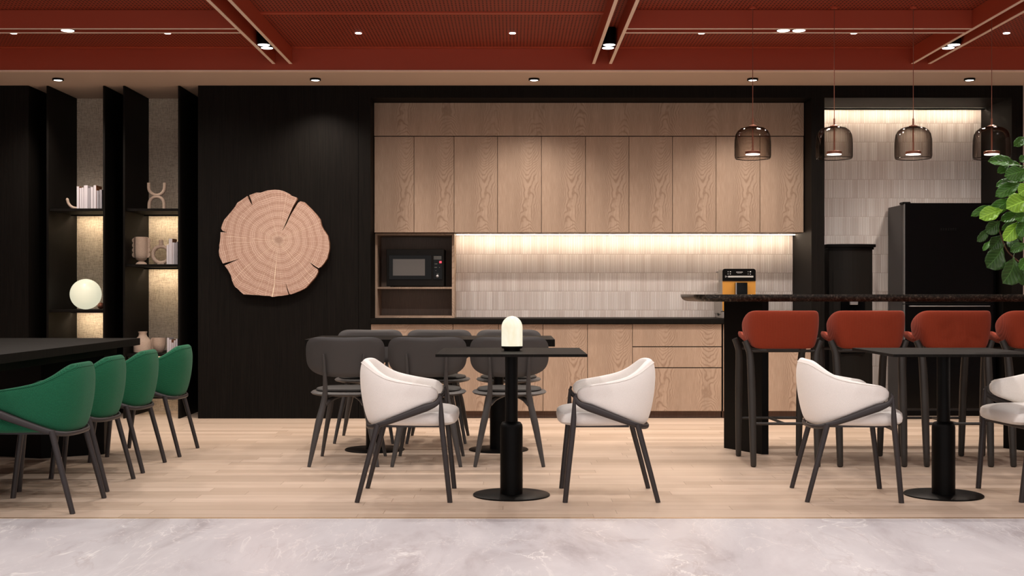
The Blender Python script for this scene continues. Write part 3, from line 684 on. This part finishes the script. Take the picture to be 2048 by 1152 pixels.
x, z = c_(294, 294); box(bm, x-9*kz, x+9*kz, -0.0115, -0.009, z-2*kz, z+2*kz); box(bm, x-2*kz, x+2*kz, -0.0115, -0.009, z-9*kz, z+9*kz)
x, z = c_(269, 294); box(bm, x-2*kz, x+2*kz, -0.0115, -0.009, z-15*kz, z+15*kz)
for s_ in (-1, 1): box(bm, x, x+9*kz, -0.0115, -0.009, z+s_*14*kz-2*kz, z+s_*14*kz+2*kz)
obj('printed_lettering', bm, 'mark', pn)
a = c_(316, 280); b = c_(764, 309); obj('display_bar', box(new(), a[0], b[0], -0.0112, -0.009, b[1], a[1]), 'mark_bar', pn)
a = c_(436, 400); b = c_(636, 800)
bm = new(); box(bm, a[0], b[0], -0.075, -0.003, b[1], a[1], 0.002, 1); obj('brew_head', bm, 'gloss_black', t)
obj('chrome_edge', box(new(), a[0]-0.004, a[0]+0.004, -0.078, -0.070, b[1], a[1]), 'steel', t)
obj('water_port', box(new(), -0.003, 0.004, 0.20, 0.27, 0.022, 0.044), 'black', t)
obj('drip_tray', box(new(), 0.03, wd-0.03, -0.09, 0.004, 0.0, 0.03, 0.004, 2), 'black', t)

# ---------------------------------------------------------------- refrigerator niche
RY = 11.05; rx0 = 3.465; rx1 = 4.28; rt = EYE-(406-HY)*RY/F
t = thing('refrigerator', 'tall black refrigerator with a horizontal silver handle', 'refrigerator', (rx0, RY, 0)); w = rx1-rx0
obj('cabinet', box(new(), 0.0, w, 0.045, 0.47, 0.03, rt-0.01, 0.004, 1), 'fridge_side', t)
zs = EYE-(608-HY)*RY/F
for k, (a, b) in enumerate(((zs+0.004, rt), (0.07, zs-0.004))):
    d = obj('door', box(new(), 0.010, w, 0.0, 0.040, a, b, 0.004, 2), 'gloss_black', t)
    obj('door_edge', box(new(), 0.0, 0.010, 0.002, 0.040, a, b), 'fridge_edge', d)
    if k == 1:
        zh = EYE-(611-HY)*RY/F
        obj('handle', box(new(), (1817-HX)*RY/F-rx0, (1979-HX)*RY/F-rx0, -0.020, -0.001, zh-0.010, zh-0.001, 0.002, 1), 'steel', d)
    else:
        bm = new(); x, z = (1881-HX)*RY/F-rx0, EYE-(461-HY)*RY/F
        for i in range(7): box(bm, x+i*0.021, x+i*0.021+0.014, -0.0015, 0.001, z, z+0.022)
        obj('emblem', bm, 'black', d)
obj('hinge_cover', box(new(), -0.01, 0.06, 0.0, 0.10, rt-0.010, rt+0.010, 0.004, 1), 'black', t)
bm = new(); box(bm, 0.02, w-0.02, 0.02, 0.44, 0, 0.04); obj('kick_grille', bm, 'black', t)
# water dispenser
WX, WY = 3.008, 11.30
t = thing('water_dispenser', 'black freestanding water dispenser with curved top rim', 'water dispenser', (WX, WY, 0))
def dplan(w, d, bulge, n=10):
    return [(-w/2, d/2), (-w/2, -d/2)]+[(-w/2+w*i/n, -d/2-bulge*math.sin(PI*i/n)) for i in range(1, n)]+[(w/2, -d/2), (w/2, d/2)]
obj('housing', prism(new(), dplan(0.385, 0.40, 0.045), 0, 1.49), 'mw_body', t)
bm = new(); prism(bm, dplan(0.405, 0.42, 0.048), 1.475, 1.497); prism(bm, dplan(0.435, 0.44, 0.052), 1.495, 1.522, bev=0.004); obj('top_rim', bm, 'black', t)
fp = obj('front_panel', prism(new(), [(p[0], p[1]) for p in dplan(0.32, 0.44, 0.030)][1:-1], 0.25, 1.29), 'mw_body', t)
obj('tap_recess', box(new(), -0.10, 0.11, -0.262, -0.24, 0.55, 1.02, 0.004, 1), 'gloss_black', t)
bm = new(); box(bm, -0.03, 0.045, -0.278, -0.255, 0.985, 1.02, 0.004, 1); obj('tap', bm, 'steel', t)

# ---------------------------------------------------------------- island bar
def plan_round(x0, x1, y0, y1, r, n=8):
    o_ = []
    for cx, cy, a0 in ((x1-r, y1-r, 0), (x0+r, y1-r, 90), (x0+r, y0+r, 180), (x1-r, y0+r, 270)):
        for i in range(n+1):
            a = math.radians(a0+90*i/n); o_.append((cx+r*math.cos(a), cy+r*math.sin(a)))
    return o_
t = thing('bar_counter', 'high black granite bar counter on angular black slab legs', 'bar counter', (2.58, 8.7, 0))
rings = []
for z, inset in ((1.077, 0.001), (1.0755, 0.0), (1.060, 0.001), (1.047, 0.008), (1.036, 0.022), (1.029, 0.045)):
    rings.append([Vector((x-2.58, y-8.7, z)) for x, y in plan_round(1.218+inset, 3.95-inset, 8.30+inset*0.25, 9.12-inset*0.25, 0.10-inset*0.25)])
obj('countertop', rings_to_mesh(new(), rings), 'granite', t, True)
for dx in (0, 1.96):
    obj('leg', prism(new(), [(a+dx-2.58, b-8.7) for a, b in ((1.487, 8.77), (1.682, 8.41), (1.726, 8.41), (1.775, 8.80), (1.60, 8.98))], 0, 1.0295), 'gloss_black' if 0 else 'black', t)

# pendants
PY = 8.7
pw = ['leftmost smoked glass pendant lamp, in front of the oak cabinets', 'second smoked glass pendant lamp from the left, beside the black pier', 'third smoked glass pendant lamp, in front of the tiled niche', 'rightmost smoked glass pendant lamp, above the fig leaves']
pend = None
for i, px in enumerate((1505.5, 1668.5, 1826.5, 1983.5)):
    x = kx(px, PY)
    if pend is None:
        pend = t = thing('pendant_lamp', pw[0], 'pendant lamp', (x, PY, CZ), 0, 'smoked glass pendants over the bar')
        zt = -(CZ-(EYE+(HY-253)*PY/F)); zb = -(CZ-(EYE+(HY-317)*PY/F)); R_ = 0.126
        prof = [(0.012, zt), (0.045, zt-0.003), (0.080, zt-0.012), (0.104, zt-0.030), (0.118, zt-0.055), (0.1245, zt-0.090), (R_, zt-0.13), (R_, zb+0.02), (R_-0.003, zb+0.004), (R_-0.006, zb)]
        inn = [(max(r-0.0028, 0.004), z-(0.0025 if k < 4 else 0)) for k, (r, z) in enumerate(prof)][::-1]
        obj('glass_shade', lathe(new(), prof+inn, 56, closed=True), 'smoke', t, True)
        bm = new(); pts = [((R_-0.0065)*math.cos(2*PI*j/56), (R_-0.0065)*math.sin(2*PI*j/56), zb) for j in range(57)]; tube(bm, pts, 0.0022, 8, 0); obj('rim', bm, 'gloss_black', t, True)
        obj('cap', lathe(new(), [(0.006, zt+0.055), (0.0065, zt+0.012), (0.012, zt+0.010), (0.030, zt+0.003), (0.030, zt-0.003), (0.006, zt-0.003)], 40), 'copper', t, True)
        obj('cord', tube(new(), [(0, 0, 0), (0, 0, zt+0.05)], 0.0025, 8, 0), 'copper', t)
        obj('stem', tube(new(), [(0, 0, zt), (0, 0, zb+0.045)], 0.0055, 12, 0), 'copper', t)
        obj('lamp_disc', lathe(new(), [(0.050, zb+0.050), (0.053, zb+0.048), (0.053, zb+0.030), (0.050, zb+0.030)], 40), 'copper', t, True)
        obj('diffuser', lathe(new(), [(0.049, zb+0.031), (0.049, zb+0.0265)], 40), 'white_em', t)
        obj('ceiling_cup', lathe(new(), [(0.022, 0), (0.022, -0.012), (0.006, -0.016)], 24), 'red', t, True)
        spot('lamp', (0, 0, zb+0.02), PEND_W, 140, 0.7, 0.045, t)
    else: place(pend, pw[i], (x, PY, CZ), 0)

# ---------------------------------------------------------------- upholstered armchair (front = +x)
def itp(x, tab):
    if x <= tab[0][0]: return tab[0][1]
    for (a, b), (c, d) in zip(tab, tab[1:]):
        if x <= c: 
            f = (x-a)/(c-a); return b+(d-b)*f
    return tab[-1][1]
ZT = [(-0.27, 0.738), (-0.235, 0.732), (-0.20, 0.712), (-0.15, 0.681), (-0.10, 0.656), (-0.05, 0.640), (0.03, 0.624), (0.10, 0.612), (0.14, 0.606), (0.165, 0.598), (0.185, 0.588)]
ZB = [(-0.27, 0.388), (-0.20, 0.392), (-0.15, 0.404), (-0.05, 0.442), (0.05, 0.480), (0.12, 0.504), (0.16, 0.518), (0.185, 0.530)]
def shell_path():
    pts = []
    for i in range(9): pts.append((0.182-0.022*i if i else 0.182, 0.262+0.0008*i))
    u0 = pts[-1][0]; w0 = pts[-1][1]
    for i in range(1, 15):
        a = PI/2*i/14; pts.append((u0-(u0+0.262)*math.sin(a)**0.86, w0*math.cos(a)**0.74 if i < 14 else 0.0))
    full = pts + [(u, -v) for u, v in pts[-2::-1]]
    return full
def armchair(name, cloth, label, cat):
    t = thing(name, label, cat)
    path = shell_path(); n = len(path); rings = []; top_edge = []
    for i, (u, v) in enumerate(path):
        a = Vector(path[max(i-1, 0)]); b = Vector(path[min(i+1, n-1)]); tg = (b-a).normalized(); nr = Vector((tg.y, -tg.x))
        if nr.dot(Vector((u+0.02, v))) < 0: nr = -nr
        zt, zb = itp(u, ZT), itp(u, ZB); hh = (zt-zb)/2; zc = (zt+zb)/2
        end = min(i, n-1-i); k = (0.50, 0.88, 1.0)[min(end, 2)]; th = 0.030*k
        back = max(0.0, min(1.0, (-u-0.05)/0.2)); ring = []
        for j in range(20):
            an = 2*PI*j/20; c, s = spow(math.cos(an), 0.6), spow(math.sin(an), 0.62)
            z = zc+hh*k*s*(1 if k == 1 else 1)
            hrel = min(1.0, max(0.0, (z-zb)/max(zt-zb, 1e-3)))
            taper = -0.050*back*(1-hrel)**1.6 - 0.022*back*max(0, hrel-0.55)**1.3*2.0 - 0.012*(1-back)*(1-hrel)
            d = c*th+taper-0.030+ 0.0
            ring.append(Vector((u+nr.x*d, v+nr.y*d, z)))
        rings.append(ring); top_edge.append(ring[3]+Vector((nr.x*0.0015, nr.y*0.0015, 0.001)))
    sh = obj('backrest', rings_to_mesh(new(), rings), cloth, t, True, sub=1)
    obj('piping', tube(new(), top_edge[1:-1], 0.0014, 6, 0), cloth, sh, True)
    def wp(p):
        x, y, z = p; f = (x+0.24)/0.48
        y *= 0.70+0.30*min(1, f*1.5)
        return Vector((x, y, z + (0.012*(1-(2*y/0.46)**2) if z > 0 else 0)*(1-(abs(x)/0.26)**3)))
    obj('seat', blob(new(), (0.050, 0, 0.432), (0.226, 0.236, 0.047), 0.55, 0.42, 48, 14, wp), cloth, t, True)
    bm = new()
    rail = [(0.196, 0.2570, 0.552), (0.170, 0.2590, 0.515), (0.10, 0.257, 0.487), (-0.02, 0.249, 0.441), (-0.12, 0.231, 0.404), (-0.168, 0.188, 0.388), (-0.198, 0.115, 0.383), (-0.208, 0.0, 0.382)]
    rail = rail+[(x, -y, z) for x, y, z in rail[-2::-1]]
    tube(bm, rail, [0.008, 0.021, 0.018, 0.0155, 0.013, 0.011, 0.011, 0.011, 0.013, 0.0155, 0.018, 0.021, 0.008], 12, 5, 0.7)
    fr = obj('rail', bm, 'frame', t, True)
    bm = new(); 
    for s in (-1, 1): box(bm, -0.10, 0.20, s*0.12-0.012, s*0.12+0.012, 0.378, 0.396)
    box(bm, 0.188, 0.208, -0.236, 0.236, 0.374, 0.390, 0.004, 1); obj('seat_frame', bm, 'frame', t)
    for s in (-1, 1):
        obj('leg', tube(new(), [(0.186, s*0.254, 0.566), (0.194, s*0.257, 0.53), (0.200, s*0.257, 0.40), (0.222, s*0.246, 0.19), (0.241, s*0.2375, 0)], [0.006, 0.0150, 0.0145, 0.0140, 0.0135], 12, 4, 1.0, up=(0, 1, 0), power=0.75), 'frame', t, True)
        obj('leg', tube(new(), [(-0.135, s*0.228, 0.404), (-0.162, s*0.232, 0.30), (-0.202, s*0.236, 0.15), (-0.241, s*0.2375, 0)], [0.015, 0.0135, 0.0125], 12, 4, 1.0, up=(0, 1, 0), power=0.75), 'frame', t, True)
    return t
wc = armchair('upholstered_armchair', 'cream', 'cream fabric armchair left of the front table with the glowing lamp', 'armchair')
wc['group'] = 'cream armchairs at the front tables'; wc.location = (-0.562, 6.71, 0)
place(wc, 'cream fabric armchair right of the front table with the glowing lamp', (0.516, 6.71, 0), PI)
place(wc, 'cream fabric armchair left of the second front table, before the bar stools', (1.785, 6.71, 0), -0.055)
place(wc, 'cream fabric armchair cut off at the right edge', (2.855, 6.735, 0), PI+0.10)
gc = armchair('upholstered_armchair', 'green', 'nearest green ribbed armchair at the long black table', 'armchair')
gc['group'] = 'green armchairs along the black table'; gc.location = (-2.398, 6.375, 0); gc.rotation_euler = (0, 0, PI)
for (x, y, lb) in ((-2.450, 7.06, 'second nearest'), (-2.464, 7.77, 'third, second from the wall,'), (-2.441, 8.515, 'farthest')):
    place(gc, lb+' green ribbed armchair at the long black table', (x, y, 0), PI)

# ---------------------------------------------------------------- long black table
t = thing('dining_table', 'long thick-topped black table at the green chairs', 'table', (-3.25, 7.35, 0))
obj('tabletop', box(new(), -0.70, 0.674, -1.35, 1.31, 0.727, 0.775, 0.001, 1), 'black_table', t)
obj('apron', box(new(), -0.62, 0.55, -1.25, 1.19, 0.672, 0.727), 'black_wood', t)
for dy in (0, -1.97):
    obj('leg', prism(new(), [(-0.50, 1.10+dy), (-0.22, 1.25+dy), (0.16, 0.85+dy), (0.50, 1.12+dy), (0.50, 1.22+dy), (-0.1, 1.30+dy)][:0] or [(-0.42, 1.06+dy), (0.16, 0.85+dy), (0.50, 1.08+dy), (0.50, 1.19+dy), (-0.42, 1.19+dy)], 0, 0.672), 'black', t)

# ---------------------------------------------------------------- pedestal tables
def pedestal_parts(t, x, y, ztop):
    p = obj('pedestal', lathe(new(), [(0.034, 0.385), (0.034, ztop-0.012), (0.10, ztop-0.010), (0.10, ztop)], 40, (x, y, 0)), 'black', t, True)
    obj('sleeve', lathe(new(), [(0.0605, 0.008), (0.0605, 0.365), (0.058, 0.380), (0.050, 0.392), (0.034, 0.397)], 40, (x, y, 0)), 'black', p, True)
    obj('base_plate', lathe(new(), [(0.206, 0), (0.206, 0.006), (0.202, 0.009), (0.06, 0.011)], 64, (x, y, 0)), 'black', t, True)
t = thing('pedestal_table', 'small square black pedestal table with the glowing dome lamp', 'table', (-0.003, 6.71, 0))
obj('tabletop', box(new(), -0.385, 0.385, -0.385, 0.385, 0.761, 0.775, 0.001, 1), 'black_table', t); pedestal_parts(t, 0, 0, 0.761)
place(t, 'small square black pedestal table in front of the bar stools', (2.316, 6.71, 0), 0)
t = thing('dining_table', 'black rectangular table between six grey chairs', 'table', (-0.5515, 8.765, 0))
obj('tabletop', box(new(), -0.8395, 0.8395, -0.385, 0.385, 0.727, 0.775, 0.001, 1), 'black_table', t)
pedestal_parts(t, -0.400, -0.10, 0.727); pedestal_parts(t, 0.4585, -0.10, 0.727)
# table lamp
t = thing('table_lamp', 'glowing dome-shaped table lamp on the front pedestal table', 'lamp', (0.0, 6.71, 0.775))
obj('base', lathe(new(), [(0.044, 0), (0.044, 0.012), (0.056, 0.014), (0.057, 0.024), (0.055, 0.026)], 40), 'black', t, True)
obj('lamp_shade', lathe(new(), [(0.0565, 0.026), (0.0565, 0.125)]+[(0.0565*math.cos(a*PI/20), 0.125+0.062*math.sin(a*PI/20)) for a in range(1, 10)]+[(0.004, 0.1872)], 48), 'alabaster', t, True)

# ---------------------------------------------------------------- grey dining chair (backrest at -y, front +y)
def dining_chair():
    t = thing('dining_chair', 'charcoal dining chair at the near side of the table, left', 'chair', group='charcoal dining chairs around the black table')
    # back panel: rounded outline mapped on a bent sheet
    N, K = 56, 9; front = []; backs = []
    def surf(x, z): return -0.222 + 1.05*x*x - 0.12*(z-0.69)
    th = 0.012
    def outline(a):
        c, s = math.cos(a), math.sin(a)
        if s >= 0: x, z = 0.250*spow(c, 0.42), 0.128*abs(s)**0.55
        else: x, z = 0.250*spow(c, 0.72), -0.138*abs(s)**0.62
        z = z - (0.016*(1-(x/0.25)**2)*max(0, z/0.128)**3)
        return x*(1.0-0.03*max(0, -z/0.138)), z+0.695
    bm = new(); rows = []
    for side in (1, -1):
        rs = range(K, 0, -1) if side == -1 else range(1, K+1)
        for k in rs:
            f = k/K; edge = max(0.0, (f-0.80)/0.20); tt = th*math.sqrt(max(0.0, 1-edge**2))*side if k < K else 0
            if k == K and side == -1: continue
            row = []
            for j in range(N):
                x, z = outline(2*PI*j/N); x *= f; z = 0.695+(z-0.695)*f
                row.append(bm.verts.new((x, surf(x, z)+tt, z)))
            rows.append(row)
    for A, B in zip(rows, rows[1:]):
        for j in range(N): bm.faces.new((A[j], A[(j+1) % N], B[(j+1) % N], B[j]))
    bm.faces.new(rows[0]); bm.faces.new(rows[-1]); bmesh.ops.recalc_face_normals(bm, faces=bm.faces)
    obj('backrest', bm, 'grey', t, True)
    obj('seat', blob(new(), (0, 0.01, 0.447), (0.240, 0.225, 0.021), 0.75, 0.78, 48, 10, lambda p: Vector((p.x, p.y, p.z+0.05*max(0, abs(p.x)-0.16)))), 'grey', t, True)
    obj('seat_pad', blob(new(), (0, 0.01, 0.469), (0.208, 0.193, 0.017), 0.6, 0.78, 48, 10), 'greypad', t, True)
    for s in (-1, 1):
        obj('leg', tube(new(), [(s*0.126, -0.245, 0.705), (s*0.122, -0.236, 0.62), (s*0.121, -0.205, 0.48), (s*0.134, -0.200, 0.385), (s*0.165, -0.222, 0.25), (s*0.214, -0.26, 0.0)], [0.0080, 0.0135, 0.0205, 0.0245, 0.0195, 0.0125], 12, 5, 0.9, up=(0, 1, 0)), 'grey', t, True)
        obj('leg', tube(new(), [(s*0.128, 0.165, 0.436), (s*0.145, 0.185, 0.34), (s*0.180, 0.225, 0.17), (s*0.211, 0.26, 0.0)], [0.019, 0.018, 0.014, 0.0105], 12, 5, up=(0, 1, 0)), 'grey', t, True)
        obj('brace', tube(new(), [(s*0.133, -0.20, 0.385), (s*0.095, -0.13, 0.412), (s*0.04, -0.04, 0.430), (0.0, 0.02, 0.434)], [0.019, 0.014, 0.012, 0.010], 10, 5, 1.3), 'grey', t, True)
        obj('brace', tube(new(), [(s*0.135, 0.17, 0.40), (s*0.09, 0.12, 0.422), (0.0, 0.02, 0.434)], [0.016, 0.013, 0.010], 10, 5, 1.3), 'grey', t, True)
    return t
dc = dining_chair(); dc.location = (-1.053, 8.06, 0)
place(dc, 'charcoal dining chair at the near side of the table, middle', (-0.535, 8.06, 0), 0)
place(dc, 'charcoal dining chair at the near side, right, behind the glowing lamp', (-0.017, 8.06, 0), 0)
place(dc, 'charcoal dining chair at the far side of the table, left', (-1.07, 9.27, 0), PI)
place(dc, 'charcoal dining chair at the far side of the table, middle', (-0.548, 9.27, 0), PI)
place(dc, 'charcoal dining chair at the far side of the table, right', (-0.025, 9.27, 0), PI)

# ---------------------------------------------------------------- bar stool (backrest at -y)
def bar_stool():
    t = thing('bar_stool', 'leftmost rust red bar stool at the granite bar', 'bar stool', group='rust red bar stools at the bar')
    half = [(0.0, -0.262), (0.05, -0.261), (0.10, -0.258), (0.14, -0.252), (0.17, -0.243), (0.190, -0.226), (0.202, -0.200), (0.209, -0.165), (0.214, -0.125), (0.217, -0.085), (0.218, -0.050), (0.218, -0.030)]
    path = [(-x, y) for x, y in half[:0:-1]]+half; n = len(path); rings = []; run = [0.0]
    for a, b in zip(path, path[1:]): run.append(run[-1]+math.hypot(b[0]-a[0], b[1]-a[1]))
    for i in range(n):
        x, y = path[i]; a = path[max(i-1, 0)]; b = path[min(i+1, n-1)]; tg = Vector((b[0]-a[0], b[1]-a[1], 0)).normalized(); nrm = Vector((tg.y, -tg.x, 0))
        e = abs(2*run[i]/run[-1]-1); w_ = max(0.0, (e-0.46)/0.54)
        zt = 0.977-0.085*w_**1.9; zb = 0.737+0.065*w_**1.5
        k = (0.45, 0.86, 1.0)[min(i, n-1-i, 2)]; hh = (zt-zb)/2*(k**0.5); zc = (zt+zb)/2; th = 0.022*k; ring = []
        for q_ in range(20):
            an = 2*PI*q_/20; c, s_ = spow(math.cos(an), 0.6), spow(math.sin(an), 0.45)
            z = zc+hh*s_; sc = 1-0.11*max(0, (0.87-z)/0.13)
            p = Vector((x*sc, y, 0))+nrm*(c*th); ring.append(Vector((p.x, p.y-0.05*(z-0.85), z)))
        rings.append(ring)
    obj('backrest', rings_to_mesh(new(), rings), 'rust', t, True, sub=1)
    def wp(p): return Vector((p.x, p.y, p.z+0.055*(abs(p.x)/0.235)**3*(0.6+0.4*(p.y > 0))))
    obj('seat', blob(new(), (0, 0.02, 0.772), (0.235, 0.215, 0.028), 0.5, 0.62, 48, 12, wp), 'rust', t, True)
    for s in (-1, 1):
        for y0, y1 in ((-0.175, -0.26), (0.185, 0.26)):
            obj('leg', tube(new(), [(s*0.238, y0, 0.785), (s*0.222, y0*1.03, 0.745), (s*0.207, y0*1.08, 0.68), (s*0.203, (y0+y1)/2*1.02, 0.45), (s*0.2, y1, 0)], [0.019, 0.024, 0.0245, 0.023, 0.021, 0.018], 12, 5, 1.0, up=(0, 1, 0), power=0.75, rnd_end=True), 'stoolframe', t, True)
    bm = new(); tube(bm, [(-0.205, -0.19, 0.722), (0.205, -0.19, 0.722)], 0.0095, 10, 0); tube(bm, [(-0.205, 0.20, 0.722), (0.205, 0.20, 0.722)], 0.0095, 10, 0)
    box(bm, -0.10, 0.10, -0.20, 0.20, 0.726, 0.748); obj('seat_frame', bm, 'stoolframe', t, True)
    bm = new(); tube(bm, [(-0.2, -0.232, 0.268), (0.2, -0.232, 0.268)], 0.0095, 10, 0); tube(bm, [(-0.2, 0.238, 0.258), (0.2, 0.238, 0.258)], 0.0095, 10, 0)
    tube(bm, [(0, -0.232, 0.268), (0, 0.238, 0.258)], 0.0085, 10, 0); obj('footrest', bm, 'stoolframe', t, True)
    return t
bs = bar_stool(); bs.location = (1.707, 8.06, 0)
sw = ['', 'second rust red bar stool from the left at the granite bar', 'third rust red bar stool from the left, before the refrigerator', 'rightmost rust red bar stool, cut by the picture edge']
for i in (1, 2, 3): place(bs, sw[i], (1.707+0.541*i, 8.06, 0), 0)

# ---------------------------------------------------------------- fiddle-leaf fig
random.seed(4)
FX, FY = 3.52, 7.28
t = thing('potted_fig', 'leafy green fiddle-leaf fig reaching in at the right edge', 'plant', (FX, FY, 0))
obj('planter', lathe(new(), [(0.13, 0), (0.15, 0.01), (0.175, 0.36), (0.16, 0.36), (0.155, 0.31)], 40), 'pot', t, True)
obj('soil', lathe(new(), [(0.154, 0.30), (0.154, 0.315)], 32), 'soil', t)
def L_(px, py, Y): return P(px, py, Y)-Vector((FX, FY, 0))
def zc5(x, y): return 1880+x/3.6, 260+y/3.6
br_pts = [Vector((0, 0, 0.30)), Vector((0.02, 0.01, 0.7)), Vector((-0.03, 0, 1.05))]
bm = new(); tube(bm, br_pts+[Vector((-0.02, 0.02, 1.5)), Vector((-0.05, 0.0, 2.05))], [0.016, 0.014, 0.012, 0.006], 8, 5)
main = [Vector((-0.03, 0, 1.05))]+[L_(*zc5(a, b), Y) for a, b, Y in ((700, 985, 7.26), (585, 955, 7.22), (530, 915, 7.20), (478, 860, 7.20), (432, 740, 7.18), (415, 650, 7.18))]
tube(bm, main, [0.010, 0.006, 0.0045, 0.003], 8, 5)
up2 = [Vector((-0.03, 0.01, 1.40)), L_(*zc5(640, 640), 7.3), L_(*zc5(590, 480), 7.3), L_(*zc5(575, 330), 7.3), L_(*zc5(575, 235), 7.3)]
tube(bm, up2, [0.008, 0.006, 0.004, 0.003], 8, 5)
obj('branches', bm, 'twig', t, True)
def leaf(base, tip, wid, face, curl, mt, twist=0.0):
    """obovate leaf: base narrow, broad toward the tip; face = normal direction"""
    d = (tip-base); Ln = d.length; d.normalize(); side = d.cross(Vector(face)).normalized(); nn = side.cross(d).normalized()
    bm = new(); uvl = bm.loops.layers.uv.new('UVMap'); NR, NC = 14, 9; g = []; uv = {}
    for i in range(NR):
        s = i/(NR-1); wv = wid*0.5*max(0.02, math.sqrt(max(0, 1-((s-0.6)/0.4)**2)) if s > 0.6 else math.sqrt(s/0.6)*(0.42+0.58*math.sin(PI/2*s/0.6)**2))
        row = []
        for j in range(NC):
            c = j/(NC-1)*2-1
            rip = 0.018*Ln*math.sin(s*24+abs(c)*3)*abs(c)
            p = base+d*(Ln*s)+side*(c*wv)+nn*(curl*Ln*(math.sin(PI*s)*0.35 - s*s*0.30)+abs(c)**1.6*wv*0.35+rip)
            v = bm.verts.new(p); uv[v] = (0.5+c*0.5*wv/(wid*0.5+1e-6), s); row.append(v)
        g.append(row)
    for i in range(NR-1):
        for j in range(NC-1):
            f = bm.faces.new((g[i][j], g[i][j+1], g[i+1][j+1], g[i+1][j]))
            for lp in f.loops: lp[uvl].uv = uv[lp.vert]
    tube(bm, [base-d*0.03-nn*0.004, base+d*(Ln*0.03)], 0.0018, 6, 0)
    o = obj('leaf', bm, mt, t, True)
    s_ = o.modifiers.new('thick', 'SOLIDIFY'); s_.thickness = 0.0009
    return o
LV = [  # base, tip in the plant close-up, depth, width px, material, tilt
 (600, 262, 350, 220, 7.16, 24, 'leaf', 0.75), (500, 250, 418, 305, 7.20, 14, 'leaf', 0.3), (640, 50, 535, 113, 7.2, 16, 'leaf', 0.4), (620, 290, 470, 330, 7.10, 24, 'leaf', 0.0),
 (575, 370, 408, 402, 7.18, 17, 'leaf', 0.7), (590, 385, 407, 470, 7.16, 22, 'leaf', 0.4), (560, 466, 425, 472, 7.22, 14, 'leaf_bright', 0.9), (545, 480, 355, 597, 7.14, 22, 'leaf', 0.2),
 (650, 500, 484, 560, 7.06, 34, 'leaf_bright', 0.3), (385, 545, 234, 612, 7.17, 14, 'leaf', 0.3), (455, 575, 288, 632, 7.10, 25, 'leaf_bright', 0.4), (610, 605, 440, 650, 7.16, 19, 'leaf', 0.5),
 (432, 655, 335, 738, 7.16, 23, 'leaf_dark', -0.1), (360, 700, 270, 802, 7.14, 15, 'leaf_dark', -0.1), (575, 650, 462, 795, 7.08, 25, 'leaf_bright', -0.1), (550, 672, 450, 716, 7.2, 14, 'leaf', 0.2),
 (448, 755, 362, 870, 7.20, 27, 'leaf_dark', -0.2), (358, 800, 313, 865, 7.15, 9, 'leaf', 0.3), (452, 845, 345, 990, 7.12, 37, 'leaf_dark', -0.3), (530, 915, 470, 1100, 7.08, 42, 'leaf_dark', -0.4),
 (640, 820, 510, 872, 7.2, 16, 'leaf', 0.5), (470, 780, 560, 850, 7.24, 20, 'leaf_dark', 0.0), (590, 800, 540, 690, 7.2, 22, 'leaf', 0.2), (640, 640, 560, 760, 7.1, 26, 'leaf', 0.0),
 (590, 960, 618, 1120, 7.1, 30, 'leaf_dark', -0.2), (640, 900, 580, 1005, 7.02, 22, 'leaf', 0.1), (640, 190, 575, 225, 7.2, 14, 'leaf', 0.5), (650, 400, 570, 460, 7.05, 24, 'leaf_bright', 0.1), (640, 280, 540, 360, 7.25, 26, 'leaf', 0.3), (640, 620, 545, 640, 7.05, 20, 'leaf', 0.4)]
for (bx, by, tx, ty, Y, wpx, mt, tilt) in LV:
    b = L_(*zc5(bx, by), Y+0.04*random.random()); e = L_(*zc5(tx, ty), Y-0.05*random.random())
    leaf(b, e, wpx*Y/F*1.25, (0.15*random.uniform(-1, 1), -1, tilt), random.uniform(0.1, 0.35), mt)
for i in range(26):                    # rest of the crown, outside the picture
    a = random.uniform(-1.1, 2.2); z = random.uniform(1.25, 2.25); r0 = 0.05
    b = Vector((r0*math.cos(a)+0.0, r0*math.sin(a), z)); e = b+Vector((random.uniform(0.12, 0.2)*math.cos(a), 0.16*math.sin(a), random.uniform(-0.08, 0.10)))
    leaf(b, e, random.uniform(0.08, 0.12), (0.2, -0.6, 0.7), 0.3, random.choice(('leaf', 'leaf', 'leaf_bright')))
